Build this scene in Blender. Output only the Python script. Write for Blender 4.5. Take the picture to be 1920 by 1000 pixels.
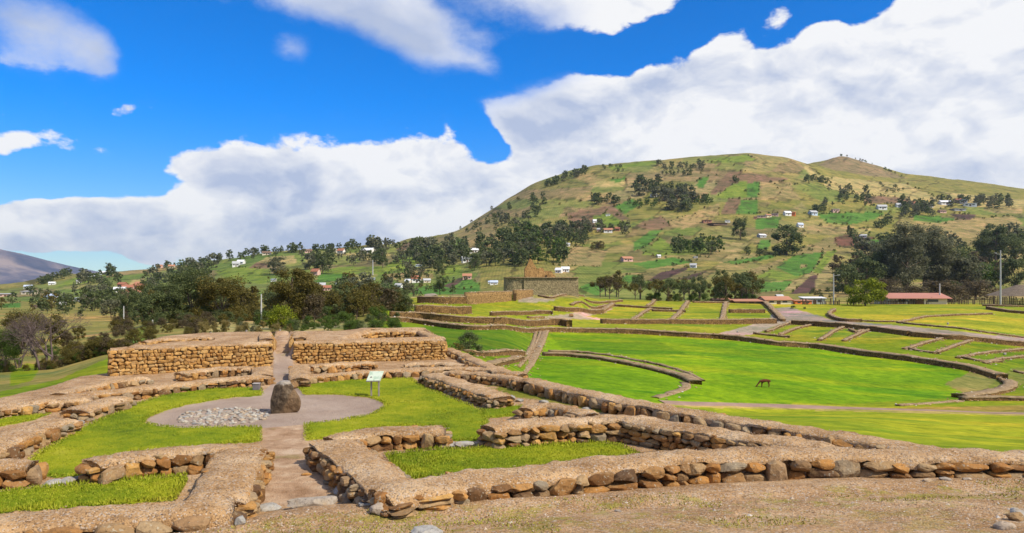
import bpy, math, random
import numpy as np
from mathutils import Vector, Matrix
R = random.Random(7); NR = np.random.RandomState(11)
sc = bpy.context.scene; col = sc.collection
for o in list(bpy.data.objects): bpy.data.objects.remove(o)

# ---------------------------------------------------------------- camera
FPX, HOR = 1400.0, 520.0            # focal length and horizon row of the 1920x1000 photograph
cam = bpy.data.cameras.new('camera'); cam.sensor_width = 36; cam.lens = 36*FPX/1920
cam.shift_y = (HOR-500)/1920; cam.clip_start = .1; cam.clip_end = 30000
camo = bpy.data.objects.new('camera', cam); col.objects.link(camo)
camo.location = (0,0,0); camo.rotation_euler = (math.radians(90),0,0); sc.camera = camo

# ---------------------------------------------------------------- sky, sun, exposure
SUN = Vector((.62,-.42,.78)).normalized()
sc.view_settings.view_transform = 'Standard'; sc.view_settings.look = 'None'
sc.view_settings.exposure = .28; sc.view_settings.gamma = 1; sc.view_settings.use_curve_mapping = False
sun = bpy.data.lights.new('sun','SUN'); sun.energy = 4.4; sun.angle = math.radians(1.2); sun.color = (1,.90,.74)
suno = bpy.data.objects.new('sun', sun); col.objects.link(suno)
suno.rotation_euler = (-SUN).to_track_quat('-Z','Y').to_euler(); suno.location = SUN*100
w = bpy.data.worlds.new('World'); sc.world = w; w.use_nodes = True
nt = w.node_tree; N = nt.nodes; L = nt.links; N.clear()
def nd(t, **k):
    n = N.new(t)
    for a,b in k.items(): setattr(n,a,b)
    return n
def mth(op, a, b=None, c=None, clamp=False):
    n = nd('ShaderNodeMath', operation=op, use_clamp=clamp)
    for i,v in enumerate((a,b,c)):
        if v is None: continue
        if isinstance(v,(int,float)): n.inputs[i].default_value = v
        else: L.new(v, n.inputs[i])
    return n.outputs[0]
def sstep(v, a, b):
    n = nd('ShaderNodeMapRange', interpolation_type='SMOOTHSTEP'); L.new(v,n.inputs[0]); n.inputs[1].default_value=a; n.inputs[2].default_value=b
    return n.outputs[0]
def mixc(f, a, b, bt='MIX'):
    n = nd('ShaderNodeMix', data_type='RGBA', blend_type=bt)
    if isinstance(f,(int,float)): n.inputs[0].default_value=f
    else: L.new(f,n.inputs[0])
    for s,v in ((6,a),(7,b)):
        if isinstance(v,tuple): n.inputs[s].default_value=(*v,1)
        else: L.new(v,n.inputs[s])
    return n.outputs[2]
out = nd('ShaderNodeOutputWorld'); bg = nd('ShaderNodeBackground'); bg.inputs[1].default_value = .088
sky = nd('ShaderNodeTexSky', sky_type='NISHITA'); sky.sun_disc=False
sky.sun_elevation = math.asin(SUN.z); sky.sun_rotation = math.atan2(SUN.x, SUN.y); sky.altitude=3100; sky.air_density=1.0; sky.dust_density=.3; sky.ozone_density=2.5
tc = nd('ShaderNodeTexCoord'); sep = nd('ShaderNodeSeparateXYZ'); L.new(tc.outputs['Generated'], sep.inputs[0])
X_,Y_,Z_ = sep.outputs
az = mth('ARCTAN2', X_, Y_); el = mth('ARCSINE', Z_)
ae = nd('ShaderNodeCombineXYZ'); L.new(az,ae.inputs[0]); L.new(el,ae.inputs[1])
# warp so that the outlines are not ellipses
wn = nd('ShaderNodeTexNoise', noise_dimensions='3D'); wn.inputs['Scale'].default_value=5; wn.inputs['Detail'].default_value=4
L.new(tc.outputs['Generated'], wn.inputs['Vector'])
wv = nd('ShaderNodeVectorMath', operation='MULTIPLY_ADD'); L.new(wn.outputs['Color'],wv.inputs[0]); wv.inputs[1].default_value=(.10,.07,0)
L.new(ae.outputs[0],wv.inputs[2])
off = nd('ShaderNodeVectorMath', operation='SUBTRACT'); L.new(wv.outputs[0],off.inputs[0]); off.inputs[1].default_value=(.05,.035,0)
AE = off.outputs[0]
BLOBS = [ # px, py, rx, ry, rotation deg, weight : where the clouds stand in the sky
 (1700,270,560,230,0,1.5),(1300,270,360,120,8,1.4),(1000,225,180,62,10,1.15),(1190,185,190,70,12,1.1),(1390,150,150,90,30,1.0),
 (1600,130,160,90,20,1.0),(1820,70,230,150,10,1.4),(1980,120,300,300,0,1.5),(1060,330,180,70,10,1.2),(1730,10,110,70,0,.8),(1540,70,50,40,0,.5),
 (660,370,260,85,0,1.3),(700,315,190,62,-4,1.0),(420,320,190,60,-4,1.05),(850,370,150,90,0,1.1),(330,400,260,60,0,1.1),(120,395,190,44,-4,.95),(560,450,480,52,0,1.1),(900,420,180,90,0,1.1),
 (60,440,190,40,-4,.9),(270,490,60,16,0,.5),(1345,85,60,50,0,.55),(1450,45,50,26,0,.5),
 (640,10,260,66,-14,1.0),(790,70,170,60,-22,1.0),(1030,0,260,80,2,1.1),(560,-30,280,60,0,.8),(880,120,70,26,-30,.4),
 (50,50,170,90,-22,.95),(150,100,60,50,-40,.55),(548,98,50,30,0,.6),(20,258,110,26,8,.45),(218,202,34,14,0,.4),
 (1195,30,70,50,40,.6),(905,255,70,40,-30,-1.2),(1280,60,150,60,10,-.6),(1470,60,110,40,20,-.7),(1590,20,90,40,0,-.6),(110,330,200,46,0,-.9),(110,498,190,30,-6,-1.5),(20,345,150,40,0,-.8),(250,300,60,40,0,-.5),(1120,110,120,36,-8,-.5),(300,345,60,26,20,-.5)]
acc = None
for (px,py,rx,ry,rot,wt) in BLOBS:
    a = math.atan((px-960)/FPX); e = math.atan((HOR-py)/FPX*math.cos(a))
    mp = nd('ShaderNodeMapping', vector_type='TEXTURE'); L.new(AE, mp.inputs[0])
    mp.inputs['Location'].default_value=(a,e,0); mp.inputs['Rotation'].default_value=(0,0,math.radians(rot))
    mp.inputs['Scale'].default_value=(1.15*rx/FPX*math.cos(a)**2, 1.15*ry/FPX*math.cos(a), 1)
    g = nd('ShaderNodeTexGradient', gradient_type='SPHERICAL'); L.new(mp.outputs[0],g.inputs[0])
    acc = mth('MULTIPLY_ADD', g.outputs[1], wt, acc if acc is not None else 0.0)
# elsewhere in the sky: scattered cumulus of the same kind
bn = nd('ShaderNodeTexNoise'); bn.inputs['Scale'].default_value=2.2; bn.inputs['Detail'].default_value=3
L.new(tc.outputs['Generated'], bn.inputs['Vector'])
outside = mth('MAXIMUM', sstep(mth('ABSOLUTE',az),.62,.85), sstep(el,.42,.60))
acc = mth('ADD', acc, mth('MULTIPLY', outside, mth('MULTIPLY', sstep(bn.outputs[0],.42,.62), 1.1)))
dens = mth('MINIMUM', acc, 1.05)
sq = nd('ShaderNodeMapping'); sq.inputs['Scale'].default_value=(1,1,1.7); L.new(tc.outputs['Generated'], sq.inputs[0])
def fbm(vec, s, d, r=.58):
    n = nd('ShaderNodeTexNoise'); n.inputs['Scale'].default_value=s; n.inputs['Detail'].default_value=d; n.inputs['Roughness'].default_value=r
    L.new(vec,n.inputs['Vector']); return n.outputs[0]
sh = nd('ShaderNodeVectorMath', operation='ADD'); L.new(sq.outputs[0],sh.inputs[0]); sh.inputs[1].default_value=(.012,0,.022)
wz = nd('ShaderNodeTexNoise'); wz.inputs['Scale'].default_value=7; wz.inputs['Detail'].default_value=5; L.new(sq.outputs[0],wz.inputs['Vector'])
wq = nd('ShaderNodeVectorMath', operation='MULTIPLY_ADD'); L.new(wz.outputs['Color'],wq.inputs[0]); wq.inputs[1].default_value=(.09,.09,.09); L.new(sq.outputs[0],wq.inputs[2])
def shift(v,o):
    n = nd('ShaderNodeVectorMath', operation='ADD'); L.new(v,n.inputs[0]); n.inputs[1].default_value=o; return n.outputs[0]
def puff(v,s,dt):
    n = nd('ShaderNodeTexVoronoi', feature='F1'); n.inputs['Scale'].default_value=s; n.inputs['Detail'].default_value=dt; n.inputs['Roughness'].default_value=.55; n.normalize=True
    L.new(v,n.inputs['Vector']); return mth('SUBTRACT', .45, n.outputs[0])
Q = wq.outputs[0]
n1 = fbm(sq.outputs[0],6,12,.69); n3 = fbm(sq.outputs[0],3.0,4,.5); n4 = fbm(sq.outputs[0],9,5,.5)
b1 = fbm(Q,4.2,5,.52); b2 = fbm(shift(Q,(.03,-.01,.075)),4.2,3,.5)
p1 = puff(Q,9,5); p2 = puff(shift(Q,(.012,0,.030)),9,5)
thin = mth('MULTIPLY', sstep(el,.19,.27), sstep(mth('MULTIPLY',az,-1),-.12,-.02))
dd = mth('ADD', mth('ADD', dens, mth('MULTIPLY', mth('SUBTRACT', n1, .5), 1.5)), mth('MULTIPLY', p1, mth('MULTIPLY', mth('SUBTRACT',1.0,thin), 1.6)))
alpha = mth('ADD', mth('MULTIPLY', sstep(dd,.38,.60), mth('SUBTRACT',1.0,thin)), mth('MULTIPLY', sstep(dd,.20,1.25), thin))
relief = mth('ADD', mth('MULTIPLY', mth('SUBTRACT', b1, b2), 2.9), mth('MULTIPLY', mth('SUBTRACT', p1, p2), mth('MULTIPLY', mth('SUBTRACT',1.0,thin), 3.6)))
thick = sstep(dd,.55,1.45)
under = sstep(mth('ADD',n3,mth('MULTIPLY',mth('SUBTRACT',n4,.5),.45)),.38,.58)
lite = mth('ADD', mth('ADD', .95, relief), mth('MULTIPLY', thick, mth('MULTIPLY', under, -.52)))
lite = mth('SUBTRACT', lite, mth('MULTIPLY', thin, .32))
lowl = mth('MULTIPLY', sstep(mth('MULTIPLY',el,-1),-.115,-.03), sstep(mth('MULTIPLY',az,-1),-.05,.1))
lite = mth('SUBTRACT', lite, mth('MULTIPLY', lowl, .24))
litc = mth('MINIMUM', mth('MAXIMUM', lite, 0.0), 1.0)
cc = mixc(litc, (4.6,5.3,7.0), (9.1,9.1,9.15))
# deep blue aloft, paler cyan low down, as a clear high-altitude sky through a polariser
tint = mixc(sstep(el,.0,.24), (.80,1.0,1.04), (.02,.98,1.92))
skyc = mixc(1.0, sky.outputs[0], tint, 'MULTIPLY')
fin = mixc(mth('MULTIPLY',alpha,.97), skyc, cc)
L.new(fin, bg.inputs[0]); L.new(bg.outputs[0], out.inputs[0])

# ---------------------------------------------------------------- helpers
def tag(o, label=None, cat=None, group=None, kind=None):
    if label and not 4<=len(label.split())<=16: print('LABEL',len(label.split()),label)
    if label: o['label']=label
    if cat: o['category']=cat
    if group: o['group']=group
    if kind or cat: o['kind']=kind or 'thing'
    return o
def mesh(name, V, F, mats=(), smooth=True, mi=None):
    me = bpy.data.meshes.new(name); V = np.asarray(V,dtype=np.float32)
    if isinstance(F, np.ndarray):
        me.vertices.add(len(V)); me.vertices.foreach_set('co', V.ravel())
        k = F.shape[1]; me.loops.add(F.size); me.loops.foreach_set('vertex_index', F.astype(np.int32).ravel())
        me.polygons.add(len(F)); me.polygons.foreach_set('loop_start', np.arange(0,F.size,k,dtype=np.int32))
        me.update(calc_edges=True)
    else:
        me.from_pydata([tuple(map(float,v)) for v in V], [], [tuple(map(int,f)) for f in F]); me.update()
    for m in mats: me.materials.append(m)
    me.polygons.foreach_set('use_smooth', np.full(len(me.polygons), smooth))
    if mi is not None: me.polygons.foreach_set('material_index', np.asarray(mi,dtype=np.int32))
    return me
def obj(name, me, parent=None, loc=(0,0,0)):
    o = bpy.data.objects.new(name, me); col.objects.link(o); o.location = loc
    if parent: o.parent = parent
    return o
def empty(name, loc): 
    o = bpy.data.objects.new(name, None); col.objects.link(o); o.location = loc; o.empty_display_size=.2; return o
def hash3(ix,iy,iz):
    n = (ix.astype(np.int64)*73856093) ^ (iy.astype(np.int64)*19349663) ^ (iz.astype(np.int64)*83492791)
    n = (n ^ (n>>13)) * 1274126177; n = n & 0x7fffffff; n = (n ^ (n>>15)) & 0xffffff
    return n/float(0xffffff)
def vnoise(x,y,z=None):
    x=np.asarray(x,float); y=np.asarray(y,float); z = np.zeros_like(x) if z is None else np.asarray(z,float)
    x,y,z = np.broadcast_arrays(x,y,z)
    ix,iy,iz = np.floor(x),np.floor(y),np.floor(z); fx,fy,fz = x-ix,y-iy,z-iz
    fx=fx*fx*(3-2*fx); fy=fy*fy*(3-2*fy); fz=fz*fz*(3-2*fz); r=0
    for a in (0,1):
        for b in (0,1):
            for c in (0,1):
                r = r + hash3(ix+a,iy+b,iz+c)*(fx if a else 1-fx)*(fy if b else 1-fy)*(fz if c else 1-fz)
    return r*2-1
def fb(x,y,z=None,o=4):
    r=0;a=1;s=0
    for i in range(o):
        k=2.03**i; r=r+a*vnoise(x*k+17*i,y*k-9*i,None if z is None else z*k+5*i); s+=a; a*=.5
    return r/s
def sdist(X,Y,poly):      # signed distance, positive inside
    X=np.asarray(X,float); Y=np.asarray(Y,float); d=np.full(X.shape,1e18); ins=np.zeros(X.shape,bool); n=len(poly)
    for i in range(n):
        x1,y1=poly[i]; x2,y2=poly[(i+1)%n]; ex,ey=x2-x1,y2-y1
        t=np.clip(((X-x1)*ex+(Y-y1)*ey)/(ex*ex+ey*ey+1e-12),0,1)
        d=np.minimum(d,(X-x1-t*ex)**2+(Y-y1-t*ey)**2)
        c=((y1>Y)!=(y2>Y)); 
        with np.errstate(divide='ignore',invalid='ignore'): c&= X < (ex*(Y-y1)/(ey if ey!=0 else 1e-12)+x1)
        ins^=c
    d=np.sqrt(d); return np.where(ins,d,-d)
def pz(px,py,z=-4.0):     # point on the horizontal plane z seen at a pixel of the photograph
    Y = -z*FPX/(py-HOR); return ((px-960)/FPX*Y, Y)
def sm(t): t=np.clip(t,0,1); return t*t*(3-2*t)

# ---------------------------------------------------------------- materials
def material(name, rough=.9, spec=.2):
    m = bpy.data.materials.new(name); m.use_nodes=True; t=m.node_tree; b=t.nodes['Principled BSDF']
    b.inputs['Roughness'].default_value=rough; b.inputs['Specular IOR Level'].default_value=spec
    return m,t,b
class G:
    def __init__(s,t): s.t=t; s.n=t.nodes; s.l=t.links
    def new(s,ty,**k):
        n=s.n.new(ty)
        for a,b in k.items(): setattr(n,a,b)
        return n
    def pos(s): return s.new('ShaderNodeNewGeometry').outputs['Position']
    def objc(s): return s.new('ShaderNodeTexCoord').outputs['Object']
    def noise(s,v,sc,d=4,r=.55):
        n=s.new('ShaderNodeTexNoise'); n.inputs['Scale'].default_value=sc; n.inputs['Detail'].default_value=d; n.inputs['Roughness'].default_value=r
        s.l.new(v,n.inputs['Vector']); return n.outputs[0]
    def vor(s,v,sc,feat='F1',outp=0,rnd=1):
        n=s.new('ShaderNodeTexVoronoi',feature=feat); n.inputs['Scale'].default_value=sc; n.inputs['Randomness'].default_value=rnd
        s.l.new(v,n.inputs['Vector']); return n.outputs[outp]
    def m(s,op,a,b=0.0,clamp=False):
        n=s.new('ShaderNodeMath',operation=op,use_clamp=clamp)
        for i,v in enumerate((a,b)):
            if isinstance(v,(int,float)): n.inputs[i].default_value=v
            else: s.l.new(v,n.inputs[i])
        return n.outputs[0]
    def ss(s,v,a,b,lin=False):
        n=s.new('ShaderNodeMapRange',interpolation_type='LINEAR' if lin else 'SMOOTHSTEP'); s.l.new(v,n.inputs[0]); n.inputs[1].default_value=a; n.inputs[2].default_value=b
        return n.outputs[0]
    def ramp(s,v,stops):
        n=s.new('ShaderNodeValToRGB'); e=n.color_ramp.elements
        while len(e)<len(stops): e.new(.5)
        for el_,(p,c) in zip(e,stops): el_.position=p; el_.color=(*c,1)
        s.l.new(v,n.inputs[0]); return n.outputs[0]
    def mix(s,f,a,b,bt='MIX'):
        n=s.new('ShaderNodeMix',data_type='RGBA',blend_type=bt)
        if isinstance(f,(int,float)): n.inputs[0].default_value=f
        else: s.l.new(f,n.inputs[0])
        for i,v in ((6,a),(7,b)):
            if isinstance(v,tuple): n.inputs[i].default_value=(*v,1)
            else: s.l.new(v,n.inputs[i])
        return n.outputs[2]
    def attr(s,nm): n=s.new('ShaderNodeAttribute',attribute_name=nm); return n
    def bump(s,h,dist,strength=1,nrm=None):
        n=s.new('ShaderNodeBump'); n.inputs['Strength'].default_value=strength; n.inputs['Distance'].default_value=dist
        s.l.new(h,n.inputs['Height'])
        if nrm is not None: s.l.new(nrm,n.inputs['Normal'])
        return n.outputs[0]
    def out(s,c,nrm=None):
        b=s.n['Principled BSDF']
        if isinstance(c,tuple): b.inputs['Base Color'].default_value=(*c,1)
        else: s.l.new(c,b.inputs['Base Color'])
        if nrm is not None: s.l.new(nrm,b.inputs['Normal'])
def plain(name,c,rough=.8,var=.25,scale=3,spec=.2):
    m,t,b=material(name,rough,spec); g=G(t); n=g.noise(g.objc(),scale)
    lo=tuple(x*(1-var) for x in c); hi=tuple(min(1,x*(1+var)) for x in c)
    g.out(g.ramp(n,[(.3,lo),(.7,hi)])); return m

def gravel_colour(g,p,base=((.30,.19,.105),(.42,.29,.175),(.52,.39,.26))):
    a=g.noise(p,.9,6,.68); c=g.ramp(a,[(.34,base[0]),(.5,base[1]),(.66,base[2])]); c=g.mix(g.m('MULTIPLY',g.ss(g.noise(p,2.6,6,.75),.52,.66),.5),c,tuple(x*.55 for x in base[0]))
    v=g.new('ShaderNodeTexVoronoi'); v.inputs['Scale'].default_value=38; g.l.new(p,v.inputs['Vector'])
    s=g.new('ShaderNodeSeparateColor'); g.l.new(v.outputs[1],s.inputs[0])
    c=g.mix(g.m('MULTIPLY',g.ss(s.outputs[0],.80,.86),.55),c,(.55,.50,.44)); c=g.mix(g.m('MULTIPLY',g.ss(s.outputs[1],.80,.86),.6),c,(.13,.08,.045))
    v2=g.noise(p,60,3,.7); c=g.mix(g.m('MULTIPLY',g.ss(v2,.52,.72),.4),c,(.16,.095,.05))
    h=g.m('ADD',g.m('MULTIPLY',v.outputs[0],-.6),g.m('MULTIPLY',v2,.7)); return c,h
def mat_cap(name,base):
    m,t,b=material(name,.95,.1); g=G(t); p=g.pos(); c,h=gravel_colour(g,p,base)
    g.out(c,g.bump(h,.03,.9,g.bump(g.noise(p,7,4),.06,.8))); return m
M_CAP=mat_cap('earth_capping',((.34,.195,.085),(.49,.31,.155),(.62,.44,.26)))
M_CORE=mat_cap('earth_mortar',((.23,.125,.05),(.33,.19,.085),(.42,.26,.125)))
def mat_stone(name, stops, sat=1):
    m,t,b=material(name,.85,.25); g=G(t); oi=g.new('ShaderNodeObjectInfo'); p=g.pos()
    c=g.ramp(oi.outputs['Random'],stops)
    for n_ in t.nodes:
        if n_.type=='VALTORGB': n_.color_ramp.interpolation='LINEAR'
    a=g.noise(p,9,6,.65); c=g.mix(g.ss(a,.45,.75),c,g.mix(.5,c,(.05,.03,.015)))
    b2=g.noise(p,3.1,3); c=g.mix(g.m('MULTIPLY',g.ss(b2,.5,.75),.55),c,(.40,.26,.12))
    lich=g.noise(p,17,3,.7); c=g.mix(g.m('MULTIPLY',g.ss(lich,.60,.66),.6),c,(.40,.38,.30)); c=g.mix(g.m('MULTIPLY',g.ss(g.noise(p,14,4,.8),.58,.64),.5),c,(.05,.035,.02))
    g.out(c,g.bump(g.noise(p,26,5,.65),.02,.9,g.bump(g.vor(p,7),.03,.5))); return m
M_STONE=mat_stone('field_stone',[(0,(.09,.05,.025)),(.18,(.30,.135,.035)),(.36,(.44,.225,.065)),(.5,(.19,.11,.05)),(.64,(.38,.25,.12)),(.8,(.24,.20,.14)),(.9,(.33,.155,.04)),(1,(.50,.29,.09))])
M_STONE2=mat_stone('ochre_stone',[(0,(.24,.125,.035)),(.25,(.50,.28,.085)),(.5,(.37,.19,.055)),(.75,(.55,.34,.12)),(.9,(.31,.20,.09)),(1,(.45,.23,.065))])
M_PALE=mat_stone('pale_stone',[(0,(.42,.40,.36)),(.5,(.30,.29,.27)),(1,(.5,.46,.38))])
M_GREY=mat_stone('grey_rock',[(0,(.26,.22,.18)),(.5,(.36,.31,.25)),(1,(.42,.33,.24))])
def grasscol(g,p,big=.09,mid=.8,cols=((.045,.105,.006),(.105,.185,.008),(.20,.24,.012),(.27,.26,.03))):
    a=g.m('ADD',g.m('MULTIPLY',g.noise(p,big,4,.6),.5),g.m('ADD',g.m('MULTIPLY',g.noise(p,mid,5,.65),.3),g.m('MULTIPLY',g.noise(p,mid*14,3,.7),.2)))
    return g.ramp(a,[(.33,cols[0]),(.45,cols[1]),(.56,cols[2]),(.70,cols[3])])
# ---------------------------------------------------------------- terrain : surveyed profiles (bearing -> distance:row)
K = {
 -700:[(14,800),(50,690),(80,660),(120,640),(220,600),(350,580),(600,565),(900,556),(1300,548),(1800,548),(2900,560)],
 0:[(14,800),(24,760),(50,692),(80,664),(120,640),(160,622),(220,603),(350,583),(500,572),(700,560),(900,550),(1100,542),(1400,536),(1800,545),(2900,560)],
 100:[(14,800),(27,738),(50,685),(80,656),(120,632),(160,620),(220,603),(350,583),(500,570),(700,556),(900,544),(1100,531),(1300,524),(1600,519),(2000,528),(2900,550)],
 200:[(14,800),(30,722),(40,676),(60,650),(90,632),(120,624),(160,616),(220,603),(350,582),(500,566),(700,548),(900,533),(1100,519),(1300,511),(1500,509),(1900,518),(2900,545)],
 300:[(14,850),(40,690),(55,645),(80,622),(110,608),(140,603),(170,616),(220,606),(350,582),(500,565),(700,546),(900,527),(1100,510),(1250,503),(1500,506),(1900,520),(2900,545)],
 400:[(14,850),(42,690),(55,645),(80,620),(110,606),(135,601),(165,614),(220,604),(350,580),(500,562),(700,541),(900,518),(1100,499),(1250,490),(1500,493),(1900,510),(2900,540)],
 500:[(14,850),(42,690),(55,645),(80,622),(110,608),(135,603),(165,612),(220,600),(350,576),(500,557),(700,533),(900,506),(1100,484),(1250,475),(1500,477),(1900,500),(2900,535)],
 600:[(14,850),(42,690),(60,645),(90,615),(115,602),(140,600),(170,604),(220,594),(350,572),(500,553),(700,528),(900,498),(1100,476),(1300,467),(1550,470),(1900,490),(2900,530)],
 700:[(14,850),(42,700),(60,652),(85,618),(110,598),(135,584),(160,576),(190,578),(250,575),(350,566),(500,550),(700,524),(900,495),(1100,474),(1300,462),(1550,464),(1900,485),(2900,530)],
 740:[(14,850),(42,700),(62,654),(88,628),(113,612),(134,596),(155,582),(178,577),(205,568),(250,565),(350,564),(500,547),(700,521),(900,492),(1100,472),(1300,462),(1550,462),(1900,478),(2900,525)],
 766:[(14,850),(42,700),(63,655),(89,630),(114,615),(133,602),(152,588),(174,577),(196,564),(250,560),(350,563),(500,546),(700,519),(900,490),(1100,468),(1300,453),(1550,450),(1900,470),(2900,520)],
 800:[(14,850),(42,700),(65,655),(90,634),(115,620),(132,606),(150,592),(170,576),(190,562),(215,556),(250,556),(350,562),(500,545),(700,518),(900,490),(1100,468),(1300,456),(1600,452),(1900,465),(2900,520)],
 860:[(14,850),(42,715),(65,665),(90,640),(115,621),(132,609),(150,598),(170,582),(190,564),(215,556),(250,556),(350,558),(500,545),(700,516),(900,486),(1100,460),(1300,445),(1500,437),(1800,434),(2200,450),(2900,490)],
 900:[(14,850),(42,725),(65,685),(90,648),(115,622),(132,611),(150,601),(170,586),(190,569),(215,555),(250,553),(350,556),(500,543),(700,511),(900,477),(1100,447),(1300,428),(1500,415),(1800,409),(2200,425),(2900,470)],
 950:[(14,850),(35,745),(45,735),(65,705),(90,660),(118,623),(132,612),(150,603),(170,590),(190,574),(215,554),(250,552),(350,554),(500,538),(700,506),(900,471),(1100,435),(1300,407),(1500,386),(1800,374),(2200,392),(2900,440)],
 1000:[(14,850),(30,770),(45,757),(62,742),(80,703),(100,668),(125,637),(140,620),(155,610),(172,596),(195,572),(213,555),(250,552),(350,555),(500,536),(700,502),(900,465),(1100,428),(1300,392),(1500,364),(1800,343),(2200,365),(2900,420)],
 1082:[(14,850),(30,784),(45,764),(64,746),(80,706),(100,671),(125,643),(145,624),(158,614),(178,600),(200,574),(214,556),(250,553),(290,553),(350,558),(420,551),(500,537),(700,502),(900,462),(1100,420),(1300,380),(1500,344),(1800,317),(2200,340),(2900,405)],
 1112:[(14,850),(30,785),(45,765),(64,746),(80,707),(100,672),(125,644),(145,625),(158,615),(180,603),(215,585),(250,570),(290,560),(350,561),(420,552),(500,538),(700,502),(900,461),(1100,418),(1300,377),(1500,340),(1800,312),(2200,335),(2900,400)],
 1200:[(14,850),(30,800),(45,775),(65,757),(80,714),(100,676),(125,646),(148,626),(160,618),(180,606),(215,588),(250,574),(285,564),(350,564),(420,555),(500,540),(700,503),(900,459),(1100,413),(1300,370),(1500,332),(1800,301),(2200,320),(2900,390)],
 1300:[(14,850),(25,815),(45,778),(68,759),(80,720),(100,681),(125,650),(150,628),(162,620),(180,608),(215,590),(250,576),(285,567),(350,567),(420,558),(500,543),(700,505),(900,459),(1100,411),(1300,366),(1500,326),(1800,293),(2200,315),(2900,385)],
 1400:[(14,850),(22,828),(45,778),(70,762),(82,722),(100,686),(125,655),(150,632),(165,622),(180,611),(215,592),(250,578),(290,569),(350,569),(420,560),(500,545),(700,507),(900,461),(1100,411),(1300,364),(1500,321),(1800,288),(2200,310),(2900,380)],
 1470:[(14,850),(20,835),(45,779),(70,764),(84,722),(100,692),(125,660),(150,638),(168,622),(185,610),(215,593),(250,579),(290,571),(350,571),(420,560),(500,546),(700,508),(900,463),(1100,413),(1300,368),(1500,328),(1800,296),(2200,318),(2900,380)],
 1530:[(14,850),(20,838),(45,780),(70,765),(84,726),(100,696),(125,664),(150,640),(170,620),(190,606),(215,594),(250,580),(290,571),(350,571),(420,560),(500,547),(700,510),(900,466),(1100,418),(1300,374),(1500,339),(1800,313),(2050,310),(2300,309),(2900,370)],
 1575:[(14,850),(20,840),(45,781),(70,766),(84,732),(100,701),(125,668),(148,640),(165,620),(190,605),(215,594),(250,580),(290,571),(350,571),(420,560),(500,548),(700,511),(900,468),(1100,422),(1300,380),(1500,347),(1800,325),(2050,308),(2300,294),(2600,320),(2900,360)],
 1625:[(14,850),(20,845),(45,782),(70,767),(84,738),(100,706),(125,668),(145,645),(160,626),(190,606),(215,594),(250,580),(290,571),(350,571),(420,561),(500,549),(700,513),(900,470),(1100,426),(1300,386),(1500,355),(1800,335),(2050,318),(2300,304),(2600,325),(2900,365)],
 1700:[(14,850),(20,850),(32,818),(46,785),(70,768),(80,750),(95,720),(115,682),(132,658),(150,636),(165,621),(190,605),(215,594),(250,579),(290,570),(350,570),(420,562),(500,550),(700,515),(900,474),(1100,431),(1300,394),(1500,366),(1800,346),(2050,336),(2300,327),(2600,340),(2900,375)],
 1800:[(12,880),(18,858),(32,825),(46,790),(70,770),(78,756),(90,738),(105,705),(122,676),(140,650),(155,632),(175,615),(200,601),(250,580),(290,570),(350,570),(420,562),(500,551),(700,518),(900,478),(1100,437),(1300,402),(1500,377),(1800,357),(2300,340),(2600,352),(2900,380)],
 1860:[(12,880),(16,862),(32,830),(46,793),(70,772),(78,758),(88,745),(100,725),(115,692),(135,664),(150,645),(165,630),(200,606),(250,582),(290,571),(350,570),(420,562),(500,552),(700,520),(900,481),(1100,441),(1300,407),(1500,383),(1800,364),(2300,347),(2600,358),(2900,385)],
 1920:[(12,880),(16,866),(32,832),(46,796),(66,775),(78,758),(90,740),(105,718),(120,692),(135,670),(150,652),(170,634),(200,610),(250,584),(290,571),(350,570),(420,562),(500,552),(700,521),(900,483),(1100,444),(1300,411),(1500,388),(1800,370),(2300,354),(2600,364),(2900,390)],
 2620:[(14,840),(32,800),(66,760),(90,730),(150,652),(200,610),(290,571),(420,562),(500,552),(700,530),(900,505),(1100,480),(1500,440),(1800,430),(2300,424),(2900,440)],
}
NC, NRG = 830, 430
PXC = np.linspace(-700,2620,NC); YR = np.geomspace(12,2900,NRG)
def mono(xs,ys,xq):
    xs=np.array(xs,float); ys=np.array(ys,float); h=np.diff(xs); d=np.diff(ys)/h; mm=np.zeros(len(xs))
    mm[0]=d[0]; mm[-1]=d[-1]
    for i in range(1,len(xs)-1):
        if d[i-1]*d[i]>0: mm[i]=2*d[i-1]*d[i]/(d[i-1]+d[i])
    i=np.clip(np.searchsorted(xs,xq)-1,0,len(xs)-2); t=np.clip((xq-xs[i])/h[i],0,1)
    return (2*t**3-3*t**2+1)*ys[i]+(t**3-2*t**2+t)*h[i]*mm[i]+(-2*t**3+3*t**2)*ys[i+1]+(t**3-t**2)*h[i]*mm[i+1]
kp = sorted(K); prof=[]
for k in kp:
    Y=[a for a,b in K[k]]; z=[(HOR-b)/FPX*a for a,b in K[k]]
    if Y[0]>12: Y=[11.9]+Y; z=[z[0]]+z
    prof.append(mono(Y,z,YR))
prof=np.array(prof)
ZT=np.array([np.interp(PXC,kp,prof[:,j]) for j in range(NRG)]).T      # [col,ring]
ker=np.array([1,2,3,4,5,4,3,2,1.]); ker/=ker.sum()
Zp=np.pad(ZT,((4,4),(0,0)),mode='edge'); ZT=sum(ker[i]*Zp[i:i+NC] for i in range(9))
PXG,YG=np.meshgrid(PXC,YR,indexing='ij'); XG=(PXG-960)/FPX*YG
far=sm((YG-320)/500)
ZT=ZT+far*(fb(XG/160,YG/160,o=4)*.0045*YG*.9 - .0015*YG*np.abs(fb(XG/45+9,YG/45,o=3)))+ (1-far)*fb(XG/9,YG/9,o=3)*np.clip(YG/60,0,1)*.10
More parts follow.
